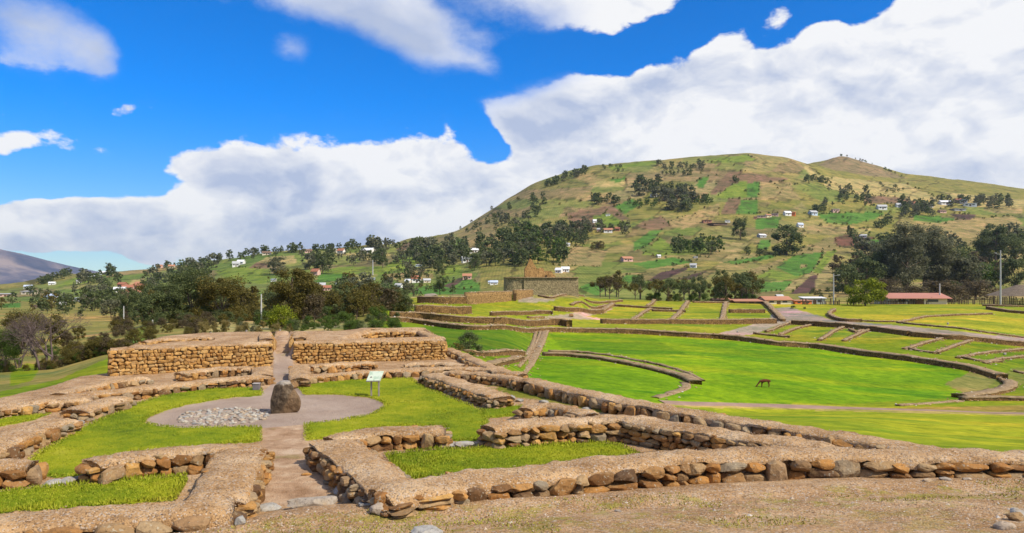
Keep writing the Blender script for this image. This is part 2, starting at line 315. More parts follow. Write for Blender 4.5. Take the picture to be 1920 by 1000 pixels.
# knoll against the sky behind the pines
# ---- stone platform in world coordinates
PLAT=[(-60,3),(60,3),(60,14.2),(16,14.3)]+[pz(x,y) for x,y in ((1960,908),(1870,893),(1760,872),(1600,845),(1500,826),(1400,808),(1280,786),(1180,767),(1080,747),(1000,727),(960,713),(905,695),(872,680),(845,668))]+[(-3.0,38),(-4.7,43.1),(-8.8,43.2),(-9.6,40.9),(-13,40.6),(-16.4,39.4),(-17.7,37.2),(-17.4,33.6),(-16.9,31.5)]+[pz(x,y) for x,y in ((150,705),(100,722),(0,745),(-200,790))]+[(-60,24)]
FX=[-60,-7.4,-5.6,-4.3,-3.5,-2.3,-1.4,0,1.3,3.2,5.35,7.5,9.8,60]; FY=[10.0,10.35,10.9,11.5,12.1,12.35,12.6,12.8,13.05,13.45,13.8,14.1,14.25,14.3]
UP=[(-16.2,30.6),(-10.78,33.6),(-13.05,40.8),(-12.1,40.8),(-10.16,34.5),(-3.3,36.4),(-4.9,42.9),(-8.6,42.9),(-9.5,40.7),(-13,40.4),(-16.3,39.2),(-17.5,37),(-17.2,33.5)]
def P(X,Y):
    X=np.asarray(X,float); Y=np.asarray(Y,float)
    s=np.interp(X,FX,FY)-Y
    z=-4+.2*sm((s+1.2)/1.2)+.125*np.clip(s,0,4)+.16*np.clip(s-4,0,20)
    z=z-.07*np.exp(-((s-1.35)/.5)**2)*(s>0)+.05*np.exp(-((s-.55)/.35)**2)
    u=sdist(X,Y,UP); z=z+sm(u/.25+.5)*(-3.02-z+.02*np.clip(Y-33,0,6))
    inroom=sdist(X,Y,[(-8.1,36.1),(-3.6,36.9),(-5.0,42.3),(-7.9,42.3)]); z=z-.5*sm(inroom/.2+.5)
    ramp=np.exp(-((X+.307*Y)/.55)**4)*sm((Y-31.5)/7)*(Y<40.3); z=np.where(u<0,z+ramp*.9*(Y>31.5),z)
    z=z+fb(X/2.5,Y/2.5,o=4)*.05+fb(X*3,Y*3,o=3)*.014
    return z
inp=sdist(XG,YG,PLAT); ZT=np.where(inp>.6,np.minimum(ZT,-6.5+0*ZT),ZT); ZT=np.where((inp>0)&(inp<=.6),np.minimum(ZT,-4.6),ZT)
def H(X,Y):
    px=960+FPX*X/Y; u=(px-PXC[0])/(PXC[1]-PXC[0]); v=math.log(Y/12)/math.log(2900/12)*(NRG-1)
    i=int(min(max(u,0),NC-2)); j=int(min(max(v,0),NRG-2)); u-=i; v-=j; u=min(max(u,0),1); v=min(max(v,0),1)
    return ZT[i,j]*(1-u)*(1-v)+ZT[i+1,j]*u*(1-v)+ZT[i,j+1]*(1-u)*v+ZT[i+1,j+1]*u*v
def at(px,py,ymin=38):    # first point of the terrain beyond ymin on the ray through a pixel
    i=(px-PXC[0])/(PXC[1]-PXC[0]); a=int(min(max(i,0),NC-2)); f=i-a; z=ZT[a]*(1-f)+ZT[a+1]*f
    row=HOR-FPX*z/YR; j0=np.searchsorted(YR,ymin); k=np.where(row[j0:]<=py)[0]
    if len(k)==0: j=j0+int(np.argmin(row[j0:])); Y=YR[j]
    else:
        j=j0+k[0]
        if j==j0: Y=YR[j]
        else: t=(row[j-1]-py)/(row[j-1]-row[j]+1e-9); Y=YR[j-1]*(1-t)+YR[j]*t
    X=(px-960)/FPX*Y; return X,Y,H(X,Y)

# ---- ground cover colours, by patch of land
ROW=HOR-FPX*ZT/YG
TAN=(.27,.215,.08); OLV=(.20,.19,.045); GRN=(.075,.175,.025); LGR=(.155,.215,.03); YEL=(.34,.285,.10); DRK=(.085,.052,.04); RED=(.135,.07,.04); BRN=(.17,.115,.06); MID=(.155,.19,.04); BUSH=(.075,.075,.025); LAWN=(.15,.215,.006)
FIELDS=[ # colour, outline of the patch
 (TAN,[(830,440),(1000,340),(1100,310),(1250,300),(1200,380),(1080,430),(900,480)]),
 (OLV,[(1040,495),(1080,455),(1240,400),(1400,420),(1400,560),(1040,560)]),
 (OLV,[(1240,420),(1950,400),(1950,560),(1240,560)]),
 (TAN,[(1200,300),(1480,285),(1530,340),(1430,375),(1240,380)]),
 ((.21,.165,.075),[(1535,310),(1570,290),(1610,296),(1700,335),(1640,332),(1560,318)]),(YEL,[(1560,335),(1700,345),(1790,385),(1760,392),(1640,372),(1540,350)]),(YEL,[(1500,300),(1540,330),(1640,340),(1600,352),(1520,335)]),
 (YEL,[(1770,360),(1920,375),(1920,395),(1800,385)]),(BRN,[(1620,365),(1700,372),(1720,385),(1620,380)]),
 (LGR,[(1137,313),(1231,301),(1240,306),(1150,318)]),(LGR,[(1325,300),(1400,290),(1420,300),(1340,308)]),(YEL,[(1112,351),(1120,340),(1172,337),(1172,350)]),(GRN,[(1144,337),(1170,332),(1175,338),(1150,342)]),
 (GRN,[(1303,350),(1310,335),(1330,331),(1318,352)]),(GRN,[(1130,398),(1185,373),(1200,385),(1165,405)]),(BRN,[(1365,320),(1480,335),(1440,350),(1330,365)]),
 (LGR,[(1340,372),(1375,345),(1400,341),(1398,372)]),(GRN,[(1400,372),(1402,345),(1424,341),(1422,372)]),(TAN,[(1428,375),(1426,342),(1480,340),(1500,375)]),
 (BRN,[(1365,373),(1390,373),(1378,402),(1350,402)]),(GRN,[(1390,375),(1421,374),(1419,401),(1380,402)]),(OLV,[(1424,400),(1424,377),(1500,377),(1520,400)]),(TAN,[(1240,420),(1300,400),(1348,380),(1348,404),(1280,430)]),
 (MID,[(1480,347),(1530,343),(1578,362),(1580,380),(1540,378)]),(MID,[(1620,385),(1700,388),(1690,400),(1625,398)]),
 (GRN,[(1416,430),(1418,409),(1463,407),(1462,428)]),(GRN,[(1530,402),(1600,398),(1658,400),(1640,412),(1590,422),(1550,418)]),(GRN,[(1713,402),(1788,408),(1788,413),(1770,420),(1715,415)]),
 (DRK,[(1781,401),(1830,402),(1825,411),(1795,412)]),(MID,[(1810,388),(1870,390),(1870,402),(1840,404),(1800,400)]),(TAN,[(1840,392),(1920,390),(1920,400),(1870,401)]),(TAN,[(1700,425),(1800,412),(1900,405),(1920,420),(1850,445),(1720,450)]),
 (RED,[(1565,445),(1600,437),(1640,445),(1630,467),(1570,462)]),(GRN,[(1613,460),(1620,450),(1665,450),(1665,462)]),(YEL,[(1603,440),(1610,429),(1633,427),(1630,438)]),(TAN,[(1480,425),(1600,425),(1600,440),(1480,440)]),
 (GRN,[(1455,502),(1487,480),(1545,472),(1523,509),(1494,519)]),(TAN,[(1500,497),(1509,495),(1514,500),(1503,503)]),(LGR,[(1549,472),(1568,470),(1539,512),(1523,512)]),(DRK,[(1520,517),(1534,515),(1524,549),(1481,552)]),
 (GRN,[(1420,549),(1430,530),(1487,527),(1470,545)]),(GRN,[(1352,493),(1442,477),(1457,482),(1380,496)]),(TAN,[(1394,512),(1440,493),(1474,483),(1461,495),(1413,517)]),(GRN,[(1419,468),(1425,450),(1444,449),(1442,468)]),(LGR,[(1400,530),(1445,505),(1500,520),(1440,530)]),
 (DRK,[(1213,528),(1237,511),(1291,500),(1287,507),(1244,525)]),(DRK,[(1273,524),(1300,514),(1328,508),(1297,524)]),(GRN,[(1187,472),(1190,454),(1219,432),(1242,431),(1216,460)]),(LGR,[(1205,478),(1238,445),(1270,470),(1240,480)]),
 (GRN,[(1185,495),(1262,483),(1300,492),(1215,505)]),(GRN,[(1158,528),(1175,515),(1203,518),(1180,532)]),(TAN,[(1037,497),(1080,460),(1140,470),(1125,500)]),(BRN,[(1190,425),(1240,405),(1260,425),(1225,430)]),(MID,[(1085,505),(1200,500),(1180,512),(1090,515)]),
 (MID,[(1085,525),(1160,530),(1200,535),(1400,540),(1400,566),(1085,566)]),(GRN,[(1085,540),(1110,530),(1140,540),(1120,555)]),
 (BRN,[(1060,400),(1150,385),(1180,410),(1080,440)]),(LGR,[(1110,405),(1140,400),(1180,420),(1120,430)]),
 # left valley
 (MID,[(0,545),(100,530),(200,508),(400,488),(500,474),(700,464),(850,440),(900,470),(900,556),(0,566)]),(TAN,[(860,440),(900,410),(960,440),(890,480)]),
 (LGR,[(403,510),(440,500),(508,505),(500,533),(440,530)]),(YEL,[(473,497),(500,482),(554,479),(554,495)]),(BRN,[(465,503),(480,492),(505,494),(500,502)]),(GRN,[(589,533),(600,512),(660,503),(660,520)]),
 (LGR,[(590,512),(640,500),(740,500),(720,515)]),(LGR,[(724,514),(724,497),(783,477),(783,500)]),(TAN,[(720,515),(790,505),(800,515),(730,525)]),(GRN,[(767,552),(790,538),(880,520),(900,535),(900,552)]),(OLV,[(740,525),(810,512),(815,522),(750,532)]),(LGR,[(829,520),(835,500),(865,495),(865,515)]),(DRK,[(830,536),(865,520),(872,523),(845,540)]),
 (BRN,[(740,470),(770,452),(800,455),(800,470)]),(GRN,[(316,519),(320,505),(351,503),(348,515)]),(YEL,[(240,538),(248,524),(270,522),(270,536)]),(LGR,[(262,565),(280,545),(316,533),(316,556)]),(LGR,[(100,540),(140,520),(200,515),(160,532)]),(TAN,[(200,512),(330,500),(330,506),(200,520)]),
 (GRN,[(0,580),(0,570),(40,568),(40,580)]),(BRN,[(130,596),(150,578),(200,578),(215,590),(150,600)]),(GRN,[(133,620),(140,598),(165,597),(162,618)]),(GRN,[(165,612),(210,600),(210,615)]),(DRK,[(60,572),(100,570),(100,576),(60,577)]),(YEL,[(630,478),(700,470),(740,478),(690,488)]),
 # near ground
 (OLV,[(-700,568),(900,556),(870,600),(720,640),(500,640),(200,720),(0,760),(-700,900)]),(YEL,[(290,608),(420,598),(560,603),(560,625),(480,632),(400,622)]),(YEL,[(545,640),(600,600),(660,590),(640,610),(560,640)]),
 (LAWN,[(0,765),(0,735),(110,712),(200,672),(215,655),(240,650),(240,700),(100,760)]),(LAWN,[(20,700),(50,680),(80,685),(60,715),(20,725)]),(LGR,[(228,650),(240,620),(280,612),(290,620),(250,655)]),
 (LAWN,[(690,610),(700,578),(735,582),(745,600),(720,625)]),(YEL,[(686,625),(700,605),(716,600),(714,608),(695,628)]),(YEL,[(735,580),(740,560),(780,556),(800,566),(780,580)]),
]
CT=np.zeros((NC,NRG,3)); CT[:]=OLV
CT[(YG<=345)]=(.13,.20,.012)
CT[(YG<=345)&(PXG<700)]=(.13,.12,.035)
nx=fb(PXG/40,ROW/20,o=3)*4; ny=fb(PXG/40+50,ROW/20,o=3)*2
def cells(px,ry,sx,sy,sk,seed):
    u=px/sx+ry/sy*sk; v=ry/sy; bx_=np.floor(u); by_=np.floor(v); best=np.full(u.shape,9.); idv=np.zeros(u.shape); sec=np.full(u.shape,9.)
    for i in(-1,0,1):
        for j in(-1,0,1):
            X=bx_+i; Y=by_+j; hx=hash3(X,Y,np.full_like(X,seed)); hy=hash3(X,Y,np.full_like(X,seed+7)); dd2=np.maximum(np.abs(X+.2+.6*hx-u),np.abs(Y+.2+.6*hy-v))
            m2=dd2<best; sec=np.where(m2,best,np.minimum(sec,dd2)); idv=np.where(m2,hash3(X,Y,np.full_like(X,seed+3)),idv); best=np.where(m2,dd2,best)
    return idv,sec-best
CELL,CEDG=cells(PXG+nx,ROW+ny,62,17,.35,5)
def patch(base_,mask,pal):
    k=(CELL*len(pal)*.999).astype(int); P_=np.array(pal)[k]; CT[mask]=(.35*np.array(base_)+.65*P_)[mask]
PAL_H=[TAN,OLV,(.15,.165,.035),(.24,.22,.07),(.17,.13,.06),(.12,.175,.03),(.29,.24,.10),(.20,.16,.07),(.10,.17,.03)]
PAL_V=[MID,(.20,.22,.05),(.13,.19,.035),(.27,.25,.08),(.10,.17,.03),(.17,.20,.05),(.18,.13,.07)]
for c_,pl in FIELDS:
    m_=sdist(PXG+nx*.5,ROW+ny*.5,pl)>0
    near=max(y for x,y in pl)>600
    m_&=(YG>330) if not near else (YG<420)
    if not near and c_ is TAN and len(pl)==7: patch(TAN,m_,PAL_H); continue
    if not near and (c_ is OLV or (c_ is TAN and len(pl)==5 and pl[0]==(1200,300))) : patch(c_,m_,PAL_H); continue
    if c_ is MID and len(pl)==10: patch(MID,m_,PAL_V); continue
    CT[m_]=c_
hedge=(YG>400)&(CEDG<.045)&(fb(PXG/30,ROW/12,o=2)>-.05); CT[hedge]=CT[hedge]*.42
midl=(YG<345)&(PXG>745)
# yellow-green lawns of the upper terraces, richer below, straw coloured on the near slope
CT[midl&(YG>150)]=(.23,.26,.014)
CT[midl&(YG<=150)]=LAWN
CT[midl&(YG<72)]=(.235,.285,.010)
BIG=[(1030,625),(1200,628),(1450,645),(1650,668),(1800,695),(1870,725),(1800,745),(1600,757),(1300,757),(1000,745),(980,700)]
CT[midl&(YG>=60)&(YG<=165)&(sdist(PXG,ROW,BIG)>0)]=(.135,.255,.003)
CT[midl&(sdist(PXG,ROW,[(1030,628),(1210,628),(1290,665),(1150,668),(1060,660)])>0)&(YG>80)&(YG<165)]=(.10,.20,.003)
CT[midl&(sdist(PXG,ROW,[(790,612),(1000,616),(990,662),(890,660),(840,650)])>0)]=(.085,.165,.005)
BARE=[([(1455,578),(1480,576),(1560,600),(1700,612),(1920,634),(1920,646),(1700,628),(1500,606),(1470,612),(1440,600)],(.27,.225,.165)),
      ([(965,557),(1010,556),(1050,561),(1020,567),(975,566)],(.34,.28,.19)),([(1000,554),(1090,555),(1090,560),(1000,560)],(.24,.23,.05)),([(1180,604),(1130,600),(1000,596),(1060,590),(1130,575),(1150,580),(1100,594)],(.33,.27,.17)),
      ([(1330,630),(1400,612),(1440,600),(1470,606),(1410,628)],(.36,.29,.2)),([(1770,720),(1840,690),(1890,715),(1870,735),(1820,742)],(.21,.20,.05)),
      ([(1870,745),(1840,735),(1900,690),(1920,690),(1920,720)],(.17,.19,.03)),([(1210,757),(1320,755),(1920,772),(1920,780),(1300,764)],(.33,.28,.07)),([(1560,768),(1920,760),(1920,772)],(.20,.19,.03))]
for pl,c_ in BARE: CT[midl&(sdist(PXG,ROW,pl)>0)]=c_
M_LAND,t,b=material('land',.95,.08); g=G(t); p=g.pos(); a=g.attr('ground_colour').outputs['Color']
sc_=g.new('ShaderNodeMapping'); sc_.inputs['Scale'].default_value=(1,.45,1); g.l.new(p,sc_.inputs[0])
sepp0=g.new('ShaderNodeSeparateXYZ'); g.l.new(p,sepp0.inputs[0]); n1_=g.noise(p,.06,7,.7); n2_=g.noise(p,.8,6,.75); n3_=g.noise(p,.012,5,.6); n4_=g.noise(sc_.outputs[0],.035,5,.7)
c=g.mix(1.0,a,g.ramp(n1_,[(.3,(.55,.68,.6)),(.5,(1,1,1)),(.68,(1.6,1.3,1.6))]),'MULTIPLY')
c=g.mix(1.0,c,g.ramp(n2_,[(.3,(.55,.62,.6)),(.5,(1,1,1)),(.7,(1.55,1.35,1.7))]),'MULTIPLY')
yl=g.new('ShaderNodeMapping'); yl.inputs['Scale'].default_value=(.5,1.6,1); g.l.new(p,yl.inputs[0]); c=g.mix(g.m('MULTIPLY',g.ss(sepp0.outputs[1],400,300),g.ss(g.noise(yl.outputs[0],.045,5,.62),.50,.62)),c,g.mix(1.0,c,(1.42,1.08,1.3),'MULTIPLY')); c=g.mix(g.m('MULTIPLY',g.ss(sepp0.outputs[1],400,300),g.ss(g.noise(yl.outputs[0],.07,5,.62),.47,.37)),c,g.mix(1.0,c,(.55,.78,.9),'MULTIPLY'))
c=g.mix(1.0,c,g.ramp(n3_,[(.35,(.8,.86,.85)),(.6,(1.15,1.08,1.1))]),'MULTIPLY')
# scrub and bare scars on the far slopes
sepp=g.new('ShaderNodeSeparateXYZ'); g.l.new(p,sepp.inputs[0]); fary=g.ss(sepp.outputs[1],380,600)
c=g.mix(g.m('MULTIPLY',fary,g.m('MULTIPLY',g.ss(n4_,.53,.64),.65)),c,(.06,.065,.025))
c=g.mix(g.m('MULTIPLY',fary,g.m('MULTIPLY',g.ss(g.noise(p,.05,6,.75),.55,.65),.6)),c,(.055,.055,.022))
wv_=g.new('ShaderNodeTexWave'); wv_.inputs['Scale'].default_value=.11; wv_.inputs['Distortion'].default_value=3; wv_.inputs['Detail'].default_value=3; g.l.new(p,wv_.inputs['Vector']); c=g.mix(g.m('MULTIPLY',fary,.22),c,g.mix(1.0,c,g.ramp(wv_.outputs[1],[(.2,(.45,.5,.45)),(.8,(1.3,1.25,1.3))]),'MULTIPLY'))
neary=g.ss(sepp.outputs[1],150,60)
g.out(c,g.bump(g.noise(p,5,5,.7),.12,.5,g.bump(g.noise(p,.35,4),.5,.5)))
def grid_faces(i0,i1,j0,j1,nj):
    I,J=np.meshgrid(np.arange(i0,i1-1),np.arange(j0,j1-1),indexing='ij'); a=(I*nj+J).ravel()
    return np.stack([a,a+nj,a+nj+1,a+1],1)
JS=int(np.searchsorted(YR,340))
def land(name,j0,j1):
    V=np.stack([XG[:,j0:j1],YG[:,j0:j1],ZT[:,j0:j1]],-1).reshape(-1,3); n=j1-j0
    me=mesh(name,V,grid_faces(0,NC,0,n,n),[M_LAND]); at_=me.attributes.new('ground_colour','FLOAT_COLOR','POINT')
    at_.data.foreach_set('color',np.concatenate([CT[:,j0:j1].reshape(-1,3),np.ones((NC*n,1))],1).astype(np.float32).ravel())
    return tag(obj(name,me),kind='structure')
land('ground',0,JS+1); land('hillside',JS,NRG)
# far floor of the valley, out to the horizon
M_FLOOR=plain('valley_floor',(.12,.13,.05),.95,.4,.002)
V=[(0,1500,-70)]+[(14000*math.cos(t_),1500+14000*math.sin(t_),-70) for t_ in np.linspace(0,2*math.pi,64,endpoint=False)]
tag(obj('valley_floor',mesh('valley_floor',V,[(0,i+1,(i+1)%64+1) for i in range(64)],[M_FLOOR])),kind='structure')
# distant range at the far left
mx=np.linspace(-900,200,150); my=np.geomspace(4200,8200,90); MX,MY=np.meshgrid(mx,my,indexing='ij')
crest=np.interp(mx,[-900,-400,-150,-60,-10,8,20,50,90,130,200],[470,430,440,455,474,480,494,505,518,530,545])
top=(HOR-crest)[:,None]/FPX*6500
prf=np.interp(my,[4200,5000,5800,6500,7200,8200],[0,.25,.62,1,.8,.4])
XX=(MX-960)/FPX*6500; MZ=-60+(top+60)*prf[None]; MZ+=(fb(XX/500,MY/500,o=5)*120-np.abs(fb(XX/300+4,MY/700,o=4))*150)*np.sin(np.pi*np.clip((MY-4200)/2300,0,1))
m,t,b=material('range',.95,.05); g=G(t); p=g.pos(); n=g.noise(p,.0022,6,.65)
g.out(g.ramp(n,[(.35,(.05,.065,.11)),(.5,(.10,.10,.14)),(.66,(.24,.20,.20))]),g.bump(g.noise(p,.004,6),60,.6))  # blue of the distant haze is painted into the rock colour
tag(obj('distant_mountain',mesh('distant_mountain',np.stack([XX,MY,MZ],-1).reshape(-1,3),grid_faces(0,150,0,90,90),[m])),kind='structure')

# ---------------------------------------------------------------- the platform the ruins stand on
def poly(pts,z=-4): return [pz(x,y,z) for x,y in pts]
LAWNS=[poly(l) for l in (
 [(68,893),(58,862),(100,835),(150,805),(205,782),(250,760),(285,748),(330,737),(400,731),(488,728),(492,742),(450,746),(400,752),(350,760),(312,771),(275,786),(270,793),(300,801),(345,806),(400,804),(487,803),(489,828),(430,832),(250,850),(165,868),(150,897)],
 [(556,722),(600,717),(740,711),(770,710),(800,731),(850,750),(905,772),(915,790),(905,827),(840,829),(830,800),(700,805),(650,820),(573,826),(573,797),(640,790),(700,778),(722,763),(715,754),(690,745),(640,741),(570,742)],
 [(-120,940),(0,926),(80,915),(160,910),(345,894),(348,905),(328,940),(150,952),(-120,975)],
 [(724,854),(850,843),(950,840),(1120,829),(1160,835),(1200,853),(1110,867),(950,885),(770,904)],
 [(-120,800),(0,785),(95,778),(60,790),(-60,815)],
 [(900,770),(980,762),(980,781),(908,786)])]
DRYL=[poly(l) for l in ([(905,716),(985,721),(1110,745),(1240,770),(1190,776),(1110,776),(1000,752),(935,738)],[(1240,795),(1360,796),(1400,806),(1330,803)])]
# plaza: an ellipse of pinkish gravel with the straight path that crosses it
PLAZA=[poly(l) for l in ([(492,735),(450,746),(400,752),(350,760),(310,771),(275,787),(285,798),(340,805),(420,805),(500,803),(575,797),(640,790),(700,778),(722,763),(712,753),(690,746),(640,741),(570,742),(556,722),(548,680),(513,680),(512,700),(508,722)],)]
TRAIL=[poly(l) for l in ([(490,800),(573,797),(575,840),(600,870),(622,915),(600,945),(480,950),(470,905),(490,870)],[(512,705),(512,627),(548,627),(550,705)],)]
xs=np.arange(-40,36,.13); ys=np.arange(3,45.5,.13); XP,YP=np.meshgrid(xs,ys,indexing='ij')
def msd(polys): return np.max([sdist(XP,YP,q) for q in polys],0)
dl=msd(LAWNS); dd_=msd(DRYL); dp=msd(PLAZA); dt=msd(TRAIL); do=sdist(XP,YP,PLAT)
ZP=P(XP,YP)+.05*sm(dl/.10)+.03*sm(dd_/.2)-.8*np.clip(-do,0,6)-.02*sm(dp/.2)
nj=len(ys); keep=do.ravel()>-4
F=grid_faces(0,len(xs),0,nj,nj); F=F[keep[F].all(1)]
M_PLAT,t,b=material('platform_earth',.95,.1); g=G(t); p=g.pos()
c,h=gravel_colour(g,p,((.31,.18,.08),(.45,.275,.135),(.57,.39,.225)))
wob=g.m('MULTIPLY',g.m('SUBTRACT',g.noise(p,5,4,.7),.5),.22)
sp=g.new('ShaderNodeSeparateXYZ'); g.l.new(p,sp.inputs[0])
c=g.mix(g.ss(g.m('ADD',g.attr('trail').outputs['Fac'],wob),-.1,.15),c,g.ramp(g.noise(p,1.6,6,.65),[(.32,(.28,.165,.09)),(.5,(.44,.29,.18)),(.66,(.56,.42,.29))]))
c=g.mix(g.ss(g.m('ADD',g.attr('plaza').outputs['Fac'],g.m('MULTIPLY',wob,.6)),-.04,.04),c,g.mix(g.m('MULTIPLY',g.ss(g.noise(p,45,3),.5,.7),.35),g.ramp(g.noise(p,.5,5,.6),[(.35,(.32,.235,.18)),(.65,(.44,.345,.275))]),(.2,.15,.12)))
lawn_e=g.ss(g.m('ADD',g.attr('lawn').outputs['Fac'],g.m('MULTIPLY',wob,.8)),-.03,.03)
gc=grasscol(g,p,.35,2.2,((.055,.10,.005),(.155,.215,.006),(.28,.30,.010),(.44,.39,.06)))
c=g.mix(lawn_e,c,gc)
dry_e=g.ss(g.m('ADD',g.attr('dry_lawn').outputs['Fac'],g.m('MULTIPLY',g.m('SUBTRACT',g.noise(p,2.2,5,.7),.5),1.6)),-.05,.15)
c=g.mix(dry_e,c,grasscol(g,p,.3,1.2,((.10,.12,.012),(.18,.19,.02),(.24,.22,.04),(.2,.15,.07))))
# thin yellow-green turf on the bank in front of the wall
mossy=g.m('MULTIPLY',g.attr('bank').outputs['Fac'],g.ss(g.noise(p,1.7,6,.75),.50,.60))
c=g.mix(g.m('MULTIPLY',mossy,.6),c,g.ramp(g.noise(p,9,4),[(.35,(.16,.17,.012)),(.65,(.38,.33,.05))]))
mossy2=g.m('MULTIPLY',g.ss(g.attr('trail').outputs['Fac'],-.1,.2),g.ss(g.noise(p,1.3,4,.65),.60,.68))
c=g.mix(g.m('MULTIPLY',mossy2,.4),c,(.22,.2,.05))
gb=g.bump(g.noise(p,18,4,.7),.05,.9); sb=g.bump(h,.03,.9,g.bump(g.noise(p,6,4),.06,.8))
mv=g.new('ShaderNodeMix',data_type='VECTOR'); g.l.new(lawn_e,mv.inputs[0]); g.l.new(sb,mv.inputs[4]); g.l.new(gb,mv.inputs[5])
g.out(c,mv.outputs[1])
Vp=np.stack([XP,YP,ZP],-1).reshape(-1,3)
used=np.unique(F); remap=np.full(len(Vp),-1); remap[used]=np.arange(len(used))
me=mesh('platform',Vp[used],remap[F],[M_PLAT])
sF=np.interp(XP,FX,FY)-YP; bank=sm((sF-.55)/.4)*(1-.5*sm((sF-2.4)/.6))
for nm,ar in (('lawn',dl),('dry_lawn',dd_),('plaza',dp),('trail',dt),('bank',bank)):
    at_=me.attributes.new(nm,'FLOAT','POINT'); at_.data.foreach_set('value',np.clip(ar,-3,3).ravel()[used].astype(np.float32))
tag(obj('platform',me),kind='structure')

# ---- strips draped on the land: footpath and stair ramps
def smooth_line(pts,step):
    pts=[np.array(q,float) for q in pts]; o_=[]
    for i in range(len(pts)-1):
        p0=pts[max(i-1,0)];p1=pts[i];p2=pts[i+1];p3=pts[min(i+2,len(pts)-1)]
        n=max(2,int(np.linalg.norm(p2-p1)/step))
        for k in range(n):
            t_=k/n; o_.append(.5*((2*p1)+(-p0+p2)*t_+(2*p0-5*p1+4*p2-p3)*t_*t_+(-p0+3*p1-3*p2+p3)*t_**3))
    o_.append(pts[-1]); return np.array(o_)
def strip(name,pts,width,mat_,up=.05):
    L_=smooth_line([at(*q)[:2] for q in pts],1.0); T=np.gradient(L_,axis=0); T/=np.linalg.norm(T,axis=1)[:,None]+1e-9; Nn=np.stack([-T[:,1],T[:,0]],1)
    V=[];m_=6
    for i,(q,n) in enumerate(zip(L_,Nn)):
        wv_=width*(1+.12*math.sin(i*.7)+.08*math.sin(i*1.9))
        for k in range(m_):
            s=(k/(m_-1)-.5)*wv_; X=q[0]+n[0]*s; Y=q[1]+n[1]*s; V.append((X,Y,H(X,Y)+up-(.1 if k in(0,m_-1) else 0)))
    return tag(obj(name,mesh(name,V,grid_faces(0,len(L_),0,m_,m_),[mat_])),kind='structure')
M_PATH=plain('footpath_earth',(.30,.20,.15),.95,.15,.8)
strip('footpath',[(1240,754),(1290,757),(1400,760),(1500,763),(1600,766),(1700,769),(1800,772),(1920,776),(2100,782)],2.0,M_PATH,.06)
# ---------------------------------------------------------------- stones
def stone_mesh(seed,cuts,k=3.2,rough=.10):
    rr=np.random.RandomState(seed); n=cuts+1; V=[];F=[];idx={}
    def vid(p):
        key=tuple(np.round(p,5))
        if key not in idx: idx[key]=len(V); V.append(p)
        return idx[key]
    for ax in range(3):
        for sgn in (-1,1):
            for i in range(n):
                for j in range(n):
                    q=[]
                    for (a_,b_) in ((i,j),(i+1,j),(i+1,j+1),(i,j+1)):
                        p=[0,0,0]; p[ax]=sgn; p[(ax+1)%3]=-1+2*a_/n; p[(ax+2)%3]=-1+2*b_/n; q.append(vid(p))
                    F.append(q if sgn>0 else q[::-1])
    V=np.array(V,float); V=V/((np.abs(V)**k).sum(1)**(1/k))[:,None]
    for _ in range(11):
        d=rr.normal(size=3); d/=np.linalg.norm(d); lim=.70+.26*rr.rand(); s=V@d; V-=np.outer(np.clip(s-lim,0,None),d)
    V+=fb(V[:,0]*1.3+seed,V[:,1]*1.3,V[:,2]*1.3,o=3)[:,None]*rough*V*1.6
    V[:,2]*=1+.18*V[:,0]*(rr.rand()-.5)*2
    return V,np.array(F)
def stones_of(mat_,tagn,nvar,cuts,k,seed0,rough=.1):
    return [mesh('stone',*stone_mesh(seed0+i,cuts,k,rough),[mat_],False) for i in range(nvar)]
S_HI=stones_of(M_STONE,'hi',18,5,5,100,.10); S_LO=stones_of(M_STONE,'lo',14,2,6,200,.10); S_OC=stones_of(M_STONE2,'oc',14,2,11,300,.05)
S_MD=stones_of(M_STONE,'md',14,3,5,400); S_PALE=stones_of(M_PALE,'pale',10,2,4,500); S_GREY=stones_of(M_GREY,'grey',6,4,3.2,600)
DOOR_SHADE=plain('doorway_shade',(.085,.05,.022),.95,.4,9)  # dark brown for the painted shade of the doorway gap
def put_stone(parent,base,var,loc,size,rz,tilt=.06,name='stone'):
    o=bpy.data.objects.new(name,R.choice(var)); col.objects.link(o); o.parent=parent
    o.location=Vector(loc)-Vector(base); o.scale=tuple(s/2 for s in size)
    o.rotation_euler=(R.uniform(-tilt,tilt),R.uniform(-tilt,tilt),rz+(math.pi if R.random()<.5 else 0)+R.uniform(-tilt,tilt)); return o
NSTONE=[0]
def line_resample(L_,step):
    d=np.r_[0,np.cumsum(np.linalg.norm(np.diff(L_,axis=0),axis=1))]; n=max(2,int(d[-1]/step)+1); s=np.linspace(0,d[-1],n)
    return np.stack([np.interp(s,d,L_[:,k]) for k in range(L_.shape[1])],1),d[-1]
